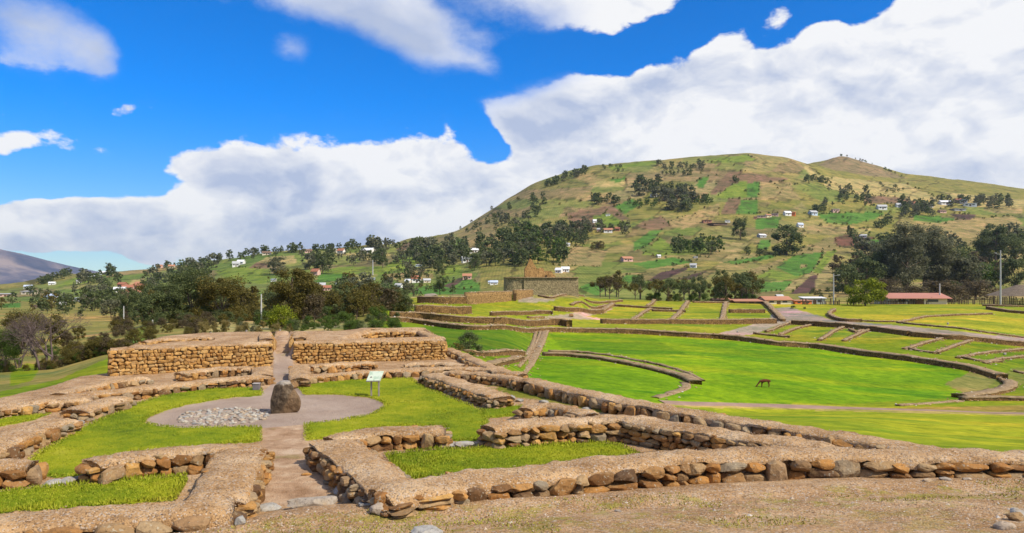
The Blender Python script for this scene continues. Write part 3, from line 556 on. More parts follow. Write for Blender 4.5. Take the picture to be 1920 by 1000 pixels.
def stone_face(root,base,A,nrm_side,zlo,zhi,var,sw,rows,depth,skip=0.0):
    """lay courses of stones along the polyline A (n,2); zlo/zhi arrays along it"""
    d=np.r_[0,np.cumsum(np.linalg.norm(np.diff(A,axis=0),axis=1))]; Lg=d[-1]
    def lay(c0,w_,z,h_):
        i=min(int(np.searchsorted(d,c0)),len(d)-1); i=max(i,1); t_=(c0-d[i-1])/(d[i]-d[i-1]+1e-9)
        q=A[i-1]*(1-t_)+A[i]*t_; tx,ty=(A[i]-A[i-1])/(np.linalg.norm(A[i]-A[i-1])+1e-9); nx_,ny_=(-ty,tx) if nrm_side>0 else (ty,-tx); off_=R.uniform(-.03,.05)*(.4 if rows>3 else 1)
        put_stone(root,base,var,(q[0]+nx_*off_,q[1]+ny_*off_,z),(w_*R.uniform(1.0,1.1),depth*R.uniform(.8,1.2)*(.7 if rows>3 else 1),h_*R.uniform(1.0,1.14)),math.atan2(ty,tx),.07); NSTONE[0]+=1
    if rows<=3:                      # boulder walls: now one big stone, now two or three smaller ones above each other
        s=R.uniform(-.3,0)*sw
        while s<Lg:
            w_=sw*R.uniform(.62,1.5); c0=s+w_/2; s+=w_
            if c0<0 or c0>Lg or R.random()<skip: continue
            lo=np.interp(c0,d,zlo); hi=np.interp(c0,d,zhi); n_=max(1,rows-(1 if R.random()<.45 and w_>sw*.9 else 0)+(1 if R.random()<.15 else 0))
            if hi-lo<.06: continue
            cuts=[0]+sorted((k+R.uniform(-.22,.22))/n_ for k in range(1,n_))+[1]
            for k in range(n_): 
                h_=(cuts[k+1]-cuts[k])*(hi-lo); wk=w_*R.uniform(.8,1.1); lay(c0+R.uniform(-.12,.12)*w_,wk,lo+(cuts[k]+cuts[k+1])/2*(hi-lo),h_)
    else:
        for r in range(rows):
            s=R.uniform(-.5,0)*sw
            while s<Lg:
                w_=sw*R.choice((.55,.75,.9,1.05,1.3,1.6)); c0=s+w_/2; s+=w_
                if c0<0 or c0>Lg: continue
                lo=np.interp(c0,d,zlo); hi=np.interp(c0,d,zhi); rh=(hi-lo)/rows; wav=.22*math.sin(c0*2.1+r*1.3)+R.uniform(-.12,.12)
                lay(c0,w_,lo+rh*(r+.5+wav*.5),rh*R.uniform(.9,1.25))
WALLTOPS=[]
def near_wall(name,label,pts,ztop,width,rows=2,sw=.34,var=None,cat='wall',world=None,lip=.10,both=False,gapskip=0,cap=True,zb=None,sides=None,taper=True,depth=.30,group=None,hvar=.03):
    var=var or S_LO
    P0=world if world is not None else [pz(x,y,ztop) for x,y in pts]
    C,Lg=line_resample(smooth_line(P0,.3) if len(P0)>2 else np.array(P0,float),.11)
    n=len(C); T=np.gradient(C,axis=0); T/=np.linalg.norm(T,axis=1)[:,None]; Nn=np.stack([-T[:,1],T[:,0]],1)
    base=(float(C[n//2,0]),float(C[n//2,1]),float(P(C[n//2,0],C[n//2,1]))); root=empty(name,base); tag(root,label,cat,group or 'excavated walls of the ruin')
    zt=ztop+fb(C[:,0]/1.1,C[:,1]/1.1,o=3)*hvar; s_=np.arange(n)*Lg/(n-1)
    if taper:
        e=np.minimum(s_,Lg-s_); zt=zt-.05*(1-sm(e/.3))
    ww=width*(1+.10*fb(C[:,0]/1.5+40,C[:,1]/1.5,o=2))
    # mortar core
    def sweep(prof_,nm,mt,amp,freq,closed_ends=True):
        m_=len(prof_); V=np.zeros((n,m_,3))
        for k,(u,zz) in enumerate(prof_):
            uu=u(ww) if callable(u) else u*ww
            z_=zz(zt,k) if callable(zz) else zz
            V[:,k,0]=C[:,0]+Nn[:,0]*uu; V[:,k,1]=C[:,1]+Nn[:,1]*uu; V[:,k,2]=z_
        q=V.reshape(-1,3); f1=fb(q[:,0]*freq,q[:,1]*freq,q[:,2]*freq,o=3); f2=fb(q[:,0]*freq*3+7,q[:,1]*freq*3,q[:,2]*freq*3,o=2)
        V[:,:,2]+=(f1*amp+f2*amp*.45).reshape(n,m_)
        V[:,:,:2]+=(Nn[:,None,:]*(f1.reshape(n,m_)*amp*.8*np.sign([ (p[0](1.) if callable(p[0]) else p[0]) for p in prof_])[None,:])[:,:,None])
        F=[tuple(f) for f in grid_faces(0,n,0,m_,m_)[:, ::-1]]; F+= [tuple(range(m_)),tuple(range((n-1)*m_,n*m_))[::-1]]
        return obj(nm,mesh(nm,V.reshape(-1,3)-np.array(base),F,[mt]),root)
    gl=[P(C[:,0]+Nn[:,0]*ww*s,C[:,1]+Nn[:,1]*ww*s) for s in (-.5,.5)]
    inset=depth*.45
    core=[(lambda w_:-(w_/2-inset),lambda z,k:gl[0]-.15),(lambda w_:-(w_/2-inset),lambda z,k:z*.5+gl[0]*.5),(lambda w_:-(w_/2-inset),lambda z,k:z-.06),(lambda w_:(w_/2-inset),lambda z,k:z-.06),(lambda w_:(w_/2-inset),lambda z,k:z*.5+gl[1]*.5),(lambda w_:(w_/2-inset),lambda z,k:gl[1]-.15)]
    sweep(core,'core',M_CORE,.03,2.5)
    lipn=np.clip(lip+.16*fb(C[:,0]*1.6,C[:,1]*1.6+3,o=3)*1.3,.015,.4)
    us=[-.5,-.515,-.47,-.38,-.27,-.14,0,.14,.27,.38,.47,.515,.5]; cr=.028*width
    hz=[lambda z,k:z-lipn-.05,lambda z,k:z-lipn*.6]+[ (lambda z,k,u=u:z-.055*(abs(u)/.5)**4+cr*(1-(2*u)**2)) for u in us[2:-2]]+[lambda z,k:z-lipn*.6,lambda z,k:z-lipn-.05]
    sweep(list(zip(us,hz)),'capping',M_CAP,.05,2.6)
    for q_ in range(int(Lg*1.6) if ww.mean()>.45 else 0):      # stones bedded in the top and along its edges
        i=R.randint(0,n-1); u=R.choice((-.44,.44,R.uniform(-.4,.4))); s__=R.uniform(.08,.26)*(1 if abs(u)>.41 else .6); put_stone(root,base,var,(C[i,0]+Nn[i,0]*ww[i]*u,C[i,1]+Nn[i,1]*ww[i]*u,zt[i]-.03-(.03 if abs(u)>.41 else 0)),(s__,s__*.8,s__*.5),R.uniform(0,3),.2)
    WALLTOPS.append((C,Nn,ww,zt+cr))
    # stones on the faces that look toward the path of the visitor (the near side), and on the ends
    for si,sg in ((0,-1),(1,1)):
        A=C+Nn*(ww*.5*sg)[:,None]-Nn*sg*.02
        mid=A[n//2]; vis=(Nn[n//2]*sg)@(-mid)>0
        if sides is not None: vis= sg in sides
        if vis or both: stone_face(root,base,A,sg,gl[si]-.03,zt-.07,var,sw,rows,depth,gapskip)
    for e,sg in ((0,-1),(n-1,1)):
        if (T[e]*sg)@(-C[e])>0 or both:
            B=np.linspace(C[e]-Nn[e]*ww[e]*.42,C[e]+Nn[e]*ww[e]*.42,6); g0=P(B[:,0],B[:,1])-.03
            stone_face(root,base,B,-sg,g0,np.full(6,zt[e]-.07),var,min(sw,width*.5),rows,depth)
    return root
B_='sandy-topped wall '
near_wall('stone_wall',B_+'running along the bottom left edge, left of the flat grey doorway slabs',[(-260,1010),(-120,990),(0,975),(150,963),(300,952),(440,940)],-3.5,.82,1,.42,S_HI,lip=.2)
near_wall('stone_wall','broad sandy-topped wing wall on the left side of the front doorway',[(458,836),(440,865),(415,915),(402,940)],-3.52,.98,3,.3,S_MD)
near_wall('stone_wall',B_+'with big round boulders, left of the doorway and ending in the lawn',[(172,862),(240,850),(340,840),(450,838)],-3.55,.72,2,.36,S_HI)
near_wall('stone_wall','short block-like stub of wall at the left edge above the bottom lawn strip',[(-120,872),(-40,868),(62,862)],-3.56,.65,2,.36,S_HI)
near_wall('stone_wall','nearer half of the straight wall slanting in from the left edge',[(-140,880),(-40,842),(40,808),(118,782)],-3.62,.85,2,.26,S_MD,sides=(-1,))
near_wall('stone_wall','farther half of the straight slanting wall beside the left lawn',[(140,768),(185,754),(222,742)],-3.66,.85,2,.26,S_LO,sides=(-1,))
near_wall('stone_wall','low wall at the far left with a strip of grass before it',[(-90,776),(0,763),(80,751),(175,744)],-3.68,.7,2,.28,S_LO)
near_wall('stone_wall','long narrow wall below the left retaining wall, its stone face above the lawn',[(60,750),(150,739),(235,729),(350,717),(440,708),(505,703)],-3.68,.66,2,.3,S_LO)
near_wall('stone_wall','short low wall rising out of the sand left below the corner of the retaining wall',[(112,736),(170,722),(225,711),(276,705)],-3.72,.6,1,.28,S_LO)
near_wall('stone_wall','short inner wall just below the left retaining wall and left of the passage',[(336,697),(400,690),(478,687)],-3.64,.6,2,.28,S_LO)
near_wall('stone_wall','stubby wing of wall on the left of the narrow passage below the retaining wall',[(492,686),(492,701)],-3.62,.75,2,.3,S_LO)
near_wall('stone_wall','stubby wing of wall on the right of the narrow passage below the retaining wall',[(562,684),(562,708)],-3.62,.8,2,.3,S_LO)
near_wall('stone_wall','short inner wall below the right retaining wall ending above the information board',[(582,685),(640,680),(703,677)],-3.62,.55,2,.28,S_LO)
near_wall('stone_wall','long low wall passing behind the tilted information board',[(555,706),(620,700),(700,694),(800,690),(900,690),(980,700)],-3.68,.6,1,.3,S_LO)
near_wall('stone_wall','thin low wall at the foot of the right end of the retaining wall',[(758,681),(810,680),(872,683)],-3.7,.5,1,.28,S_LO)
near_wall('stone_wall','narrow wall sloping away from the right corner of the retaining wall',[(840,652),(870,665),(905,680),(950,696)],-3.72,.55,1,.28,S_LO,sides=(-1,))
near_wall('stone_wall','low dark-faced wall joining the board wall to the long outer wall',[(835,694),(900,699),(950,705),(985,713)],-3.64,.6,2,.28,S_LO)
near_wall('stone_wall','long outer wall curving from the dry lawn to the right edge, grass slope beyond',[(985,709),(1050,724),(1130,740),(1200,754),(1280,767),(1400,787),(1500,803),(1600,818),(1700,836),(1800,850),(1900,866),(2050,890)],-3.56,.75,1,.34,S_MD,sides=(-1,))
near_wall('stone_wall','slanting wall between the big right lawn and the dry lawn',[(806,699),(850,713),(900,729),(944,742)],-3.60,.80,3,.24,S_LO,sides=(-1,))
near_wall('stone_wall','short wall with mossy top behind the long boulder wall on the inner right',[(985,762),(1030,757),(1110,775)],-3.58,.6,2,.26,S_LO)
near_wall('stone_wall','long wall of stacked boulders above the inner right lawn, left end square',[(915,797),(1000,788),(1100,784),(1190,781)],-3.49,.75,3,.32,S_HI,sides=(-1,))
near_wall('stone_wall','wall of small boulders slanting down to the right until it meets the front wall',[(1176,781),(1240,792),(1330,806),(1430,820),(1570,838)],-3.47,.82,4,.28,S_MD,sides=(-1,))
near_wall('stone_wall','wall of stacked boulders right of the front doorway, reaching into the lawn',[(618,818),(700,807),(770,804),(836,803)],-3.60,.72,2,.34,S_HI,sides=(-1,))
near_wall('stone_wall','broad sandy-topped wing wall on the right side of the front doorway',[(622,824),(650,845),(690,872),(745,915)],-3.54,.95,3,.26,S_MD,sides=(-1,1))
near_wall('stone_wall','long front wall of large boulders running from the doorway to the right edge',[(715,922),(800,907),(900,891),(1000,880),(1100,868),(1250,854),(1400,846),(1550,845),(1750,850),(1950,853),(2200,858)],-3.42,.95,2,.42,S_HI,lip=.11,sides=(-1,))
# the two tall retaining walls
def tall(label,A,B,ztop,rows,sw):
    A=np.array(A);B=np.array(B); d=(B-A)/np.linalg.norm(B-A); n=np.array([-d[1],d[0]])*.42
    return near_wall('retaining_wall',label,None,ztop,.8,rows,sw,S_OC,world=[tuple(A+n),tuple((A+B)/2+n),tuple(B+n)],lip=.02,sides=(-1,),depth=.24,hvar=.015,group='tall retaining walls at the back of the platform',taper=False)
tall('tall ochre retaining wall of squared stones left of the passage',(-16.3,30.3),(-10.72,33.4),-2.93,7,.21)
tall('tall ochre retaining wall of squared stones right of the passage',(-10.02,34.3),(-3.22,36.1),-3.02,7,.21)
near_wall('stone_wall','left gate pier running back from the passage on top of the retaining wall',None,-2.80,.62,1,.3,S_OC,world=[(-11.25,34.2),(-12.3,37.2)],sides=(-1,))
near_wall('stone_wall','right gate pier running back from the passage on top of the retaining wall',None,-2.78,.6,1,.3,S_OC,world=[(-9.95,34.9),(-10.75,37.9)],sides=(1,))
near_wall('stone_wall','back wall of the small room on top of the right retaining wall',None,-3.02,.6,2,.3,S_OC,world=[(-8.35,38.6),(-8.1,41.6),(-7.6,42.2),(-5.3,42.2)],sides=(-1,))
near_wall('stone_wall','right side wall of the small room on top of the right retaining wall',None,-3.0,.6,2,.3,S_OC,world=[(-5.15,42.3),(-4.4,39.5),(-3.55,36.9)],sides=(1,))
near_wall('stone_wall','low remnant of wall half buried in sand above the left retaining wall',None,-2.86,.5,1,.3,S_OC,world=[(-16.6,33.6),(-16.0,35.0),(-14.2,35.6)],sides=(-1,))

# ---------------------------------------------------------------- loose stones, slabs and rubble
def rock(name,label,px,py,w_,d_,h_,rz=0,var=S_GREY,group=None,z=None,cat='rock',sink=.25):
    # px,py is where its foot stands in the photograph
    lo,hi=3.0,60.0
    zz=-3.8
    for _ in range(12):
        X,Y=pz(px,py,zz); zz=float(P(X,Y))
    o=obj(name,R.choice(var),None,(X,Y+d_*.3,zz+h_*(.5-sink))); o.scale=(w_/2,d_/2,h_/2); o.rotation_euler=(R.uniform(-.08,.08),R.uniform(-.08,.08),rz)
    return tag(o,label,cat,group)
G1='flat slabs across the front doorway'
rock('stone_slab','long pale grey flat slab lying across the front doorway',580,949,.84,.34,.17,.12,group=G1,cat='slab')
rock('stone_slab','sandy coloured thin slab left of the long grey doorway slab',500,958,.5,.26,.13,.15,S_PALE,G1,cat='slab')
rock('stone_slab','rounded grey slab touching the right end of the long doorway slab',652,942,.42,.3,.17,.1,group=G1,cat='slab')
rock('stone_slab','whitish block behind the doorway slabs at the foot of the right wing wall',640,926,.36,.36,.14,.1,S_PALE,G1,cat='slab')
rock('rock','small pale cobble lying by itself in front of the dark boulder left of the doorway',448,984,.18,.16,.16,.3,S_PALE)
rock('rock','grey-blue rounded rock in front of the corner of the right wing wall',710,966,.3,.3,.2,.4)
rock('rock','pale broken slab between the doorway and the grey-blue rock',690,950,.34,.3,.1,.5,S_PALE)
rock('rock','square dark brown boulder at the left end of the long front wall',722,956,.36,.34,.36,.1,S_HI)
rock('rock','large dark blocky boulder at the right end of the bottom left wall',432,968,.5,.4,.34,.0,S_HI)
rock('rock','pale blocky stone right of the large dark boulder by the doorway',468,966,.25,.3,.26,.0,S_PALE)
rock('rock','large pale flat rock breaking the bottom edge right of centre-left',800,1003,.46,.3,.10,.1,S_PALE)
rock('rock','brown lump of stone breaking the edge of the right corner rubble heap',1908,977,.2,.2,.13,.4,S_HI,'rubble heap at the right bottom corner')
rock('rock','purplish grey slab lowest in the right corner rubble heap',1890,993,.26,.2,.12,.2,S_GREY,'rubble heap at the right bottom corner')
rock('rock','white rounded rock topmost in the right corner rubble heap',1913,968,.2,.2,.12,.2,S_PALE,'rubble heap at the right bottom corner')
rock('rock','thin angular stone fragment lying on the sand inside the front doorway',575,892,.22,.08,.06,.5,S_HI)
for k,(x,y,s,lb) in enumerate([(800,945,.3,'flat grey stone half buried before the front wall, nearest the doorway'),(1008,925,.36,'bluish flat stone at the foot of the front wall near its middle'),(1045,916,.30,'pale flat stone at the foot of the front wall right of the bluish one'),(860,940,.32,'long pale flat stone at the foot of the front wall'),(1160,960,.22,'thin sliver of grey stone on the bank'),(1775,901,.34,'long low blue-grey stone at the foot of the right part of the front wall'),(1740,903,.30,'grey stone beside the long blue-grey one under the front wall'),(1815,900,.26,'small blue-grey stone rightmost under the front wall')]):
    s*=.62; rock('rock',lb,x,y,s,s*.7,s*.26,R.uniform(-.4,.4),S_GREY)
for (x,y,s,lb) in [(95,912,.42,'brown slab nearest the left stub wall'),(125,908,.3,'pale middle slab of the left threshold'),(148,902,.34,'grey slab nearest the boulder wall in the left threshold'),(870,838,.5,'long flat slab in the gap between the two boulder walls'),(900,836,.3,'short slab in the gap touching the long boulder wall'),(845,838,.28,'small slab in the gap touching the left boulder wall')]:
    rock('stone_slab',lb,x,y,s,.3,.14,R.uniform(-.15,.15),S_PALE,'flat threshold slabs between walls',cat='slab')
for (x,y,s,lb) in [(1012,745,.3,'white slab left in the dry lawn by the slanting wall end'),(1062,745,.22,'small white block in the middle of the dry lawn'),(1045,738,.5,'low dark stone lump in the dry lawn'),(1100,770,.35,'pale stone at the edge of the dry lawn near the short wall'),(958,748,.4,'grey flat stone just beyond the end of the slanting wall'),(975,754,.35,'pale grey stone beyond the end of the slanting wall, right of its neighbour'),(1243,788,.22,'white stone on the sandy top behind the junction of walls'),(148,786,.3,'square pale block between the two halves of the left slanting wall'),(146,796,.34,'low pale slab under the square block in the left slanting wall'),(165,783,.2,'small white stone at the foot of the left slanting wall'),(1020,757,.4,'dark flat stone between the short wall and the slanting wall')]:
    rock('rock',lb,x,y,s*.8,s*.6,s*.38,R.uniform(-.5,.5),S_PALE,None)
# cobbled oval in the plaza
cx,cy=pz(420,782); root=empty('cobbled_oval',(cx,cy,-4)); tag(root,'oval patch of pale cobbles set in the gravel plaza left of the standing stone','paving')
ov=poly([(335,790),(333,780),(350,773),(400,767),(440,765),(490,766),(507,772),(500,785),(470,792),(400,799),(355,798)])
cnt=0
for i in range(2600):
    if cnt>=285: break
    x=R.uniform(-10,-5.5); y=R.uniform(19,24)
    if i==0: cob=[]
    if sdist(x,y,ov)<.02 or any((x-a_)**2+((y-b_))**2<.135**2 for a_,b_ in cob): continue
    cob.append((x,y)); s=R.uniform(.11,.21); put_stone(root,(cx,cy,-4),R.choice((S_PALE,S_PALE,S_GREY)),(x,y,float(P(x,y))-.005),(s,s*R.uniform(.55,.9),R.uniform(.06,.09)),R.uniform(0,3),.12,'cobble'); cnt+=1
# gravel: pebbles over the front bank, the wall tops and round the doorway
def octs(Pts,S,name,label,mat_):
    n=len(Pts); base_=np.array([(1,0,0),(0,1,0),(-1,0,0),(0,-1,0),(0,0,1),(0,0,-1)],float); f_=np.array([(0,1,4),(1,2,4),(2,3,4),(3,0,4),(1,0,5),(2,1,5),(3,2,5),(0,3,5)])
    J=base_[None]*(1+.5*(NR.rand(n,6,1)-.5))*S[:,None,None]*np.stack([NR.uniform(.7,1.3,n),NR.uniform(.7,1.3,n),NR.uniform(.4,.8,n)],1)[:,None,:]
    a_=NR.rand(n)*6.28; ca,sa=np.cos(a_)[:,None],np.sin(a_)[:,None]; Xr=J[:,:,0]*ca-J[:,:,1]*sa; Yr=J[:,:,0]*sa+J[:,:,1]*ca; J=np.stack([Xr,Yr,J[:,:,2]],-1)+Pts[:,None,:]
    F=(f_[None]+6*np.arange(n)[:,None,None]).reshape(-1,3); return tag(obj(name,mesh(name,J.reshape(-1,3),F,[mat_],False)),label,'gravel',kind='stuff')
m,t,b=material('pebbles',.9,.2); g=G(t); ng=g.new('ShaderNodeNewGeometry')
g.out(g.ramp(ng.outputs['Random Per Island'],[(0,(.18,.11,.055)),(.35,(.36,.22,.115)),(.7,(.46,.31,.18)),(.9,(.45,.38,.30)),(1,(.55,.52,.47))]))
M_PEB=m
px_=NR.uniform(-12,15,26000); sF_=NR.rand(26000)**.8*4.2-.05; py_=np.interp(px_,FX,FY)-sF_; ok=(fb(px_*.7,py_*.7,o=3)>-.25+NR.rand(26000)*.5)
px_,py_=px_[ok],py_[ok]; octs(np.stack([px_,py_,P(px_,py_)],1),NR.uniform(.006,.020,len(px_))*(1+(NR.rand(len(px_))>.97)*1.3),'gravel','brown and pale gravel scattered over the bank before the front wall',M_PEB)
pp=[]
for C,Nn,ww,zt in WALLTOPS:
    if C[:,1].mean()>24: continue
    n=int(len(C)*.11*95); i=NR.randint(0,len(C),n); u=NR.uniform(-.47,.47,n); q=C[i]+Nn[i]*(ww[i]*u)[:,None]+NR.normal(size=(n,2))*.05
    pp.append(np.c_[q,zt[i]-.055*(np.abs(u)/.5)**4-.05*ww[i]*(2*u)**2+.006])
pp=np.concatenate(pp); octs(pp,NR.uniform(.006,.017,len(pp)),'gravel','fine gravel bedded in the sandy wall tops near the front',M_PEB)
# turf: short blades over the lawns of the platform
def blades(polys,n,name,label,mat_,hmin=.03,hmax=.07):
    pts=[]
    allx=[x for q in polys for x,y in q]; ally=[y for q in polys for x,y in q]
    X=NR.uniform(min(allx),max(allx),n); Y=NR.uniform(min(ally),max(ally),n); d=np.max([sdist(X,Y,q) for q in polys],0); k=(d>-.05)&(np.abs(X/Y)<.72)
    X,Y=X[k],Y[k]; n=len(X); z=P(X,Y)+.04; h=NR.uniform(hmin,hmax,n)*(1+.9*np.clip(fb(X*1.1,Y*1.1,o=3),0,1)); a_=NR.rand(n)*6.28; wd=NR.uniform(.008,.02,n)
    h*=1+1.1*(d[k]<.16)*(NR.rand(n)>.5)
    lx,ly=NR.normal(size=n)*.02,NR.normal(size=n)*.02
    V=np.stack([np.stack([X-np.cos(a_)*wd,Y-np.sin(a_)*wd,z],1),np.stack([X+np.cos(a_)*wd,Y+np.sin(a_)*wd,z],1),np.stack([X+lx,Y+ly,z+h],1)],1).reshape(-1,3)
    return tag(obj(name,mesh(name,V,np.arange(3*n).reshape(-1,3),[mat_],False)),label,'grass',kind='stuff')
m,t,b=material('turf',.8,.15); g=G(t); p=g.pos(); gc=grasscol(g,p,.35,2.2,((.055,.10,.005),(.155,.215,.006),(.28,.30,.010),(.44,.39,.06)))
g.out(g.mix(g.new('ShaderNodeNewGeometry').outputs['Random Per Island'],g.mix(.45,gc,(.10,.15,.004)),g.mix(.4,gc,(.55,.52,.07)))); M_TURF=m
M_MOSS=plain('moss',(.26,.24,.035),.9,.4,1.5)
bk=[(x,float(np.interp(x,FX,FY))-.7) for x in np.arange(-9,12,.7)]+[(x,float(np.interp(x,FX,FY))-3.2) for x in np.arange(12,-9,-.7)]
def bank_turf(n):
    X=NR.uniform(-9,12,n); s=NR.uniform(.6,3.4,n); Y=np.interp(X,FX,FY)-s; k=fb(X*.9+3,Y*.9,o=4)>.10; X,Y=X[k],Y[k]; n=len(X); z=P(X,Y); h=NR.uniform(.012,.04,n); a_=NR.rand(n)*6.28; wd=NR.uniform(.006,.014,n); V=np.stack([np.stack([X-np.cos(a_)*wd,Y-np.sin(a_)*wd,z],1),np.stack([X+np.cos(a_)*wd,Y+np.sin(a_)*wd,z],1),np.stack([X+NR.normal(size=n)*.015,Y+NR.normal(size=n)*.015,z+h],1)],1).reshape(-1,3)
    tag(obj('grass',mesh('grass',V,np.arange(3*n).reshape(-1,3),[M_MOSS],False)),'sparse yellow-green tufts on the gravel bank before the front wall','grass',kind='stuff')
bank_turf(20000)
blades(LAWNS[2:4],110000,'grass','short bright green grass of the lawns nearest the front wall',M_TURF,.015,.038)
blades(LAWNS[:2]+LAWNS[4:],190000,'grass','short yellow-green grass of the lawns round the gravel plaza',M_TURF,.012,.028)

# ---------------------------------------------------------------- standing stone, board, box
V,F=stone_mesh(905,13,7,.015)
zc=np.clip((V[:,2]-V[:,2].min())/np.ptp(V[:,2])/.80,0,1); V[:,0]/=np.abs(V[:,0]).max(); V[:,2]=zc*2-1
t_=np.clip((zc-.40)/.60,0,1); V[:,0]=np.where(V[:,0]>0,V[:,0]*(1-.62*t_**1.3),V[:,0]*(1-.34*t_**1.6-.06*(1-zc)**3)); V[:,1]*=(1-.4*zc);
V+=fb(V[:,0]*3,V[:,1]*3,V[:,2]*3,o=4)[:,None]*np.array([.04,.05,.015])
m,t,b=material('basalt',.9,.2); g=G(t); p=g.objc(); sepz=g.new('ShaderNodeSeparateXYZ'); g.l.new(p,sepz.inputs[0])
c=g.ramp(g.noise(p,2.2,6,.7),[(.35,(.045,.032,.022)),(.5,(.11,.078,.05)),(.65,(.20,.15,.10))]); 
low=g.m('ADD',sepz.outputs[0],g.m('MULTIPLY',sepz.outputs[2],-.6)); c=g.mix(g.m('MULTIPLY',g.ss(g.m('ADD',low,g.m('MULTIPLY',g.noise(p,3),.5)),.35,.6),.6),c,(.27,.17,.09))
c=g.mix(g.m('MULTIPLY',g.ss(g.m('ADD',sepz.outputs[2],g.m('MULTIPLY',g.noise(p,5),.25)),.93,1.03),.8),c,(.45,.40,.34))  # brightness of the sunlit top is painted in as a paler colour
g.out(c,g.bump(g.noise(p,9,6,.7),.08,.8,g.bump(g.vor(p,3.5),.1,.5)))
sx,sy=pz(531,776); o=obj('standing_stone',mesh('standing_stone',V,F,[m]),None,(sx,sy+.3,-4+.40)); o.scale=(.445,.34,.51)
tag(o,'dark upright boulder standing on the gravel plaza beside the cobbled oval','standing stone')
M_POST=plain('post_grey',(.30,.26,.24),.8,.2,8); 
m,t,b=material('board_face',.45,.4); g=G(t); p=g.objc(); g.out(g.mix(g.ss(g.noise(p,5,4),.52,.6),(.60,.68,.54),(.42,.54,.40))); M_BOARD=m
bx_,by_=pz(703,745); by_+=.0; root=empty('information_board',(bx_,by_,-4)); tag(root,'tilted mint-white information board on two grey posts in the lawn','board')
def box(name,mt,parent,loc,size,rot=(0,0,0),bev=.0):
    import bmesh
    bm=bmesh.new(); bmesh.ops.create_cube(bm,size=1)
    for v in bm.verts: v.co=Vector((v.co.x*size[0],v.co.y*size[1],v.co.z*size[2]))
    if bev>0: bmesh.ops.bevel(bm,geom=bm.edges[:],offset=bev,segments=2,affect='EDGES')
    me=bpy.data.meshes.new(name); bm.to_mesh(me); bm.free(); me.materials.append(mt); o=obj(name,me,parent,loc); o.rotation_euler=rot; return o
def cyl(name,mt,parent,loc,r0,r1,h,seg=10,rot=(0,0,0)):
    V=[];
    for k in range(2):
        for i in range(seg): a_=i/seg*6.2832; r=(r0,r1)[k]; V.append((r*math.cos(a_),r*math.sin(a_),h*k))
    F=[(i,(i+1)%seg,seg+(i+1)%seg,seg+i) for i in range(seg)]+[tuple(range(seg))[::-1],tuple(range(seg,2*seg))]
    o=obj(name,mesh(name,V,F,[mt],False),parent,loc); o.rotation_euler=rot; return o
for dx in (-.12,.13): box('post',M_POST,root,(dx,0,.33),(.05,.05,.72),bev=.006)
box('panel',M_BOARD,root,(.0,.02,.70),(.50,.42,.03),(math.radians(42),math.radians(-3),math.radians(-16)),.006)
box('panel_frame',M_POST,root,(.0,.024,.682),(.52,.44,.015),(math.radians(42),math.radians(-3),math.radians(-16)),.004)
qx,qy=pz(481,733); root=empty('utility_box',(qx,qy,-4)); tag(root,'small grey box with a pale right side standing at the end of the left lawn','box')
box('casing',plain('grey_box',(.16,.14,.15),.7,.2,5),root,(0,0,.12),(.22,.2,.27),bev=.012); box('lid',plain('box_lid',(.4,.36,.34),.7,.15,5),root,(0,0,.262),(.245,.225,.02),bev=.004)
# ---------------------------------------------------------------- walls of the lower field and the upper terraces
def mat_far(name,base,dark):
    m,t,b=material(name,.95,.08); g=G(t); p=g.pos(); mp=g.new('ShaderNodeMapping'); mp.inputs['Scale'].default_value=(1,1,1.6); g.l.new(p,mp.inputs[0]); v=g.new('ShaderNodeTexVoronoi'); v.inputs['Scale'].default_value=2.6; g.l.new(mp.outputs[0],v.inputs[0])
    s=g.new('ShaderNodeSeparateColor'); g.l.new(v.outputs[1],s.inputs[0]); e=g.vor(mp.outputs[0],2.6,'DISTANCE_TO_EDGE')
    c=g.mix(s.outputs[0],dark,base); c=g.mix(g.ss(g.noise(p,1.2,5,.7),.45,.7),c,tuple(x*1.25 for x in base)); c=g.mix(g.ss(e,.10,.0),c,(.035,.022,.012))
    g.out(c,g.bump(e,.12,.9)); return m
M_FACE=mat_far('terrace_face',(.24,.14,.055),(.11,.065,.03)); M_FACE2=mat_far('ochre_face',(.36,.23,.10),(.25,.15,.06)); M_FACE3=mat_far('temple_masonry',(.37,.30,.17),(.20,.17,.10)); M_ADOBE=mat_far('gable_masonry',(.44,.27,.11),(.28,.165,.065))
m,t,b=material('far_wall_top',.95,.08); g=G(t); p=g.pos(); g.out(g.ramp(g.noise(p,1.6,6,.7),[(.3,(.17,.115,.06)),(.5,(.28,.20,.115)),(.7,(.38,.29,.18))]),g.bump(g.noise(p,6,5,.7),.1,.8)); M_FTOP=m
M_RUB=M_PEB
